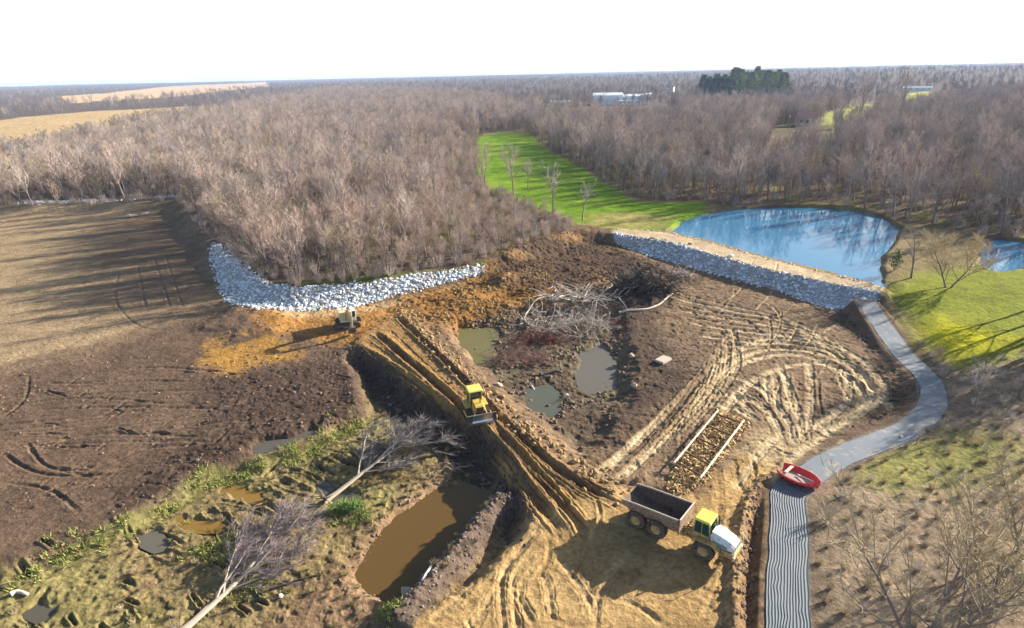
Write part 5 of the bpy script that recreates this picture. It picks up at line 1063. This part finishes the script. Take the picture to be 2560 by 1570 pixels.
brush_heap((1480, 775), 1.6, 1.4, 1.0, 14, 508, LR, mat('red_twig_b', (.24, .10, .08), .9), 'small reddish tangle at the right end of the bleached branches', -.8, 30, .05, .025)
brush_heap((840, 1235), 1.8, 1.5, 1.0, 14, 509, LG, mat('green_twig', (.17, .26, .06), .9), 'bright green leafy clump right of the smaller felled tree root', -1.6, 50, .03, .07)
brush_heap((1065, 1130), 2.2, 2.0, .8, 18, 510, LG, mat('straw_twig', (.32, .24, .16), .9), 'low straw heap between the smaller felled tree and the pool', -1.6, 24, .04, .03)
def log(pts, r, m, label, z, name='log', cat='log', lift=0.0):
    P = [D(u, v, z) for u, v in pts]; c = P[0]; W = Wood(); z0 = zc(c)
    L3 = smooth_line(np.array(P), .5); L3 = np.column_stack([L3-c, zat(L3[:, 0], L3[:, 1])-z0+r*.7+lift]); L3[:, 2] = np.convolve(np.r_[L3[0, 2], L3[:, 2], L3[-1, 2]], np.ones(3)/3, 'valid')
    W.tube(L3, r*np.linspace(1, .6, len(L3)), 8); b0 = W.n
    for e in (0, len(L3)-1): W.V.append(L3[e:e+1]); W.T.append(np.array([[W.n, e*8+j, e*8+(j+1) % 8] for j in range(8)])); W.n += 1
    o = link(name, W.mesh(name, m, True), label=label, cat=cat); o.location = (c[0], c[1], z0); return o
log([(1490, 752), (1545, 750), (1585, 738), (1618, 716)], .22, LB, 'long curved pale log lying below the black heap', -.2)
log([(1285, 790), (1262, 770), (1285, 745), (1330, 732)], .16, LB, 'bent white limb arching at the left end of the pit', -.8, lift=.5)
log([(1278, 928), (1296, 945)], .16, LB, 'short pale log sticking out of the pit puddle', -1.2)
log([(1300, 905), (1345, 893)], .26, LD, 'thick dark log below the russet heap', -1.2)
log([(1318, 975), (1362, 955)], .28, LD, 'black log at the bottom of the pit with a pale lump at its end', -1.2)
log([(1040, 1393), (1018, 1428)], .13, mat('pale_pipe', (.66, .64, .58), .6), 'pale pipe lying on the bank at the foot of the muddy pool', -1.3, 'pipe', 'pipe')
log([(28, 1436), (45, 1428), (68, 1434)], .22, LB, 'short bent pale log in the far bottom left corner', -1.6)
log([(590, 1445), (680, 1410), (770, 1384)], .12, LD, 'dark broken branch lying beside the larger felled trunk', -1.6)
def stone(base, sz, z, m, label, name='boulder', cat='boulder', seed=0, flat=.6):
    c = D(*base, z); rg = np.random.default_rng(seed); V = ICO*rg.uniform(.8, 1.2, (12, 1))*np.array(sz)*.5
    me = np_mesh(name, V, ICF, [m]); o = link(name, me, label=label, cat=cat); o.location = (c[0], c[1], zc(c)+sz[2]*.3); o.rotation_euler = (0, 0, rg.uniform(0, 6)); return o
WHT = mat('white_plastic', (.85, .85, .84), .5, var=.05); CLAY = mat('pale_clay_lump', (.40, .30, .22), .9, var=.2)
stone((1035, 1357), (.75, .6, .5), -1.9, WHT, 'white sack at the edge of the muddy pool', 'sack', 'sack', 1)
stone((676, 1437), (.4, .4, .45), -1.6, WHT, 'small white bucket shaped lump on the bare soil right of the larger felled tree', 'litter', 'litter', 2)
stone((1364, 952), (.7, .5, .4), -1.2, WHT, 'white lump at the end of the black log', 'litter', 'litter', 3)
stone((983, 1418), (1.8, 1.0, .7), -1.2, CLAY, 'pale clay lump left of the pipe at the foot of the pool', 'clod', 'clod', 4)
stone((1240, 1045), (.5, .5, .4), 0, CLAY, 'small pale clod on the haul road in front of the bulldozer', 'clod', 'clod', 5)
stone((1198, 925), (1.6, 1.1, .8), -.3, CLAY, 'rough pale clod beside the haul road above the bulldozer', 'clod', 'clod', 6)
stone((1520, 860), (1.3, .9, .8), -.4, CLAY, 'pale clod on the rim of the pit left of the concrete slab', 'clod', 'clod', 7)
stone((1525, 935), (1.1, .9, .7), -.4, CLAY, 'pale clod on the rim of the pit, below the other one', 'clod', 'clod', 8)
stone((1758, 618), (1.6, 1.0, .6), 2.4, WHT, 'bright white boulder on top of the dam', 'boulder', 'boulder', 9)
stone((1660, 588), (1.2, 1.0, .6), 2.4, CLAY, 'tan boulder on top of the dam nearer its left end', 'boulder', 'boulder', 10)
stone((2170, 1050), (.5, .4, .3), .4, WHT, 'small white stone on the left edge of the path above the boat', 'stone', 'stone', 11)
sc = D(1595, 868, .1); sb = MB().hexa([(-1.25, -.7, 0), (1.2, -.75, 0), (1.25, .7, 0), (-1.2, .72, 0)], [(-1.2, -.66, .32), (1.14, -.7, .36), (1.2, .64, .34), (-1.15, .68, .30)])
so = sb.build('slab', mat('pale_concrete', (.40, .34, .29), .9, var=.15, bump=.3), None, .03, label='flat pale concrete slab lying on the dark mud', cat='slab'); so.location = (sc[0], sc[1], zc(sc)+.05); so.rotation_euler = (.05, .08, math.radians(48))
# scrap on the tan field
fc2 = D(325, 522, 0); t = empty('scrap_heap', (fc2[0], fc2[1], zc(fc2)), .3, label='small heap of pale boards on the tan field below the far stone strip', cat='scrap heap')
rg5 = random.Random(4)
for i in range(9): MB().box((rg5.uniform(-3, 3), rg5.uniform(-1, 1), .25+.1*i % .4), (rg5.uniform(1, 2.6), .5, .12), rg5.uniform(-1, 1), rg5.uniform(-.2, .2)).build('board', PALEW, t)

XG, YG = seed_points(LOWL, 1.25, 57, 1.2); kg = (np.hypot(XG, YG) < 80) & (fbm(XG/4, YG/4, 3, 58) > -.12) & off(XG, YG, [POOL]+[p for p, z in PUDDLES], .3); XG, YG = XG[kg], YG[kg]
STUFF['weed'] = bpy.data.objects.new('brush_kind', shrub(38, .6, 34, 4, .035, 1.0).mesh('brush_kind', mat('olive_weed', (.30, .27, .11), .9, var=.2, obj_rand=.35)))
scatter('grass', XG, YG, zat(XG, YG)-.05, ['weed', 'dry_grass'], 59, .3, .9, 'short olive weeds and dead grass over the wet ground at the bottom left', 'grass', weights=[.75, .25])
# green tufts along the strip and on the banks
TG = Wood(); rg6 = np.random.default_rng(61); gl = np.vstack([GREEN_EDGE+rg6.normal(size=GREEN_EDGE.shape)*q for q in (.5, .7, .9, 1.1, 1.1, .8, .5)])
ex = [D(*p, -1.6) for p in ((845,1240),(830,1225),(860,1250),(540,1310),(560,1300),(930,1500),(950,1490),(640,1390),(600,1420),(500,1330),(520,1325),(545,1335),(690,1095))]; gl = np.vstack([gl]+[np.array([e])+rg6.normal(size=(14, 2))*.7 for e in ex])
gl = gl[fbm(gl[:, 0]/3, gl[:, 1]/3, 2, 66) > -.3]
gz = zat(gl[:, 0], gl[:, 1]); nb = 16; c = np.repeat(np.column_stack([gl, gz]), nb, 0); c[:, :2] += rg6.normal(size=(len(c), 2))*.22
TG.twigs(c, c+np.column_stack([rg6.normal(size=(len(c), 2))*.22, rg6.uniform(.15, .5, len(c))]), rg6.uniform(.05, .12, len(c)), rg6)
link('grass', TG.mesh('grass', mat('fresh_grass', (.25, .27, .065), .8, var=.35, scale=.6)), label='fringe of bright green grass along the edge of the wet strip', cat='grass', kind='stuff')

# ------------------------------------------------------------------ far buildings
WALL = mat('white_wall', (.80, .83, .86), .6, var=.04, scale=.1); ROOFW = mat('pale_metal_roof', (.70, .74, .78), .5, var=.05, scale=.1); PANE = mat('dark_panes', (.10, .13, .16), .3, var=.1)
def house(base, z, w, d, h, rise, rz, wall, roof, label, cat, name='house', nwin=3, wings=()):
    c = D(*base, z); t = empty(name, (c[0], c[1], zc(c)), rz-math.atan2(c[0], c[1]), label=label, cat=cat)
    def block(cx, cy, w, d, h, rise, nwin):
        MB().box((cx, cy, h/2-.5), (w, d, h+1)).build('wall', wall, t)
        MB().add([(cx-w/2-.4, cy-d/2-.5, h), (cx+w/2+.4, cy-d/2-.5, h), (cx+w/2+.4, cy+d/2+.5, h), (cx-w/2-.4, cy+d/2+.5, h), (cx-w/2-.4, cy, h+rise), (cx+w/2+.4, cy, h+rise)], [(0, 1, 5, 4), (2, 3, 4, 5), (0, 4, 3), (1, 2, 5), (3, 2, 1, 0)]).build('roof', roof, t)
        for i in range(nwin): MB().box((cx-w/2+(i+.5)*w/nwin, cy-d/2-.06, h*.55), (min(1.8, w/nwin*.4), .1, min(2.2, h*.3))).build('window', PANE, t)
    block(0, 0, w, d, h, rise, nwin)
    for q in wings: block(*q)
    return t
house((1462, 250), 3, 34, 30, 10.5, 2.5, 0, WALL, ROOFW, 'long white warehouse with a stepped pale roof beyond the right wood', 'warehouse', 'warehouse', 0, ((29, 1, 30, 26, 9, 2.0, 0), (24, -16, 28, 10, 4.5, 1, 3), (46.5, -3, 6, 14, 11, 1, 2)))
house((1348, 252), 3, 22, 9, 4.5, 2, .1, mat('grey_wall', (.50, .50, .50), .7), mat('grey_roof', (.52, .53, .55), .6), 'low grey building left of the white warehouse', 'building', 'building', 3)
house((1612, 222), 3, 13, 9, 7, 3, -.2, WALL, mat('brown_roof', (.30, .26, .24), .7), 'small white house right of the white warehouse', 'house')
house((1725, 236), 3, 20, 10, 5, 3, .1, mat('lilac_wall', (.48, .46, .50), .7), mat('lilac_roof', (.50, .49, .54), .6), 'grey roofed house at the foot of the dark green conifers', 'house')
house((1937, 300), 3, 11, 9, 5.5, 3.4, .25, mat('tan_wall', (.42, .33, .28), .7), mat('terracotta_roof', (.48, .25, .18), .7), 'house with a terracotta roof among the right wood', 'house')
house((2205, 220), 3, 36, 9, 4, 1.5, .1, WALL, ROOFW, 'long low white building beyond the bright meadow near the skyline', 'building', 'building', 5)

# ------------------------------------------------------------------ air
hz = MB().box((0, 0, 32), (29000, 29000, 90)).build('haze', None, None)
hz.data.materials.clear(); hm = bpy.data.materials.new('air'); hm.use_nodes = True; hn = hm.node_tree
for n in list(hn.nodes): hn.nodes.remove(n)
ho = hn.nodes.new('ShaderNodeOutputMaterial'); hv = hn.nodes.new('ShaderNodeVolumePrincipled'); hv.inputs['Color'].default_value = (.52, .68, 1.0, 1); hv.inputs['Density'].default_value = HAZE = 0.00011; hv.inputs['Anisotropy'].default_value = 0.0
hn.links.new(hv.outputs[0], ho.inputs['Volume']); hz.data.materials.append(hm); hm.cycles.homogeneous_volume = True if hasattr(hm.cycles, 'homogeneous_volume') else False
tag(hz, 'thin pale blue air that fades the far woods', 'haze', kind='stuff'); hz.display_type = 'WIRE'
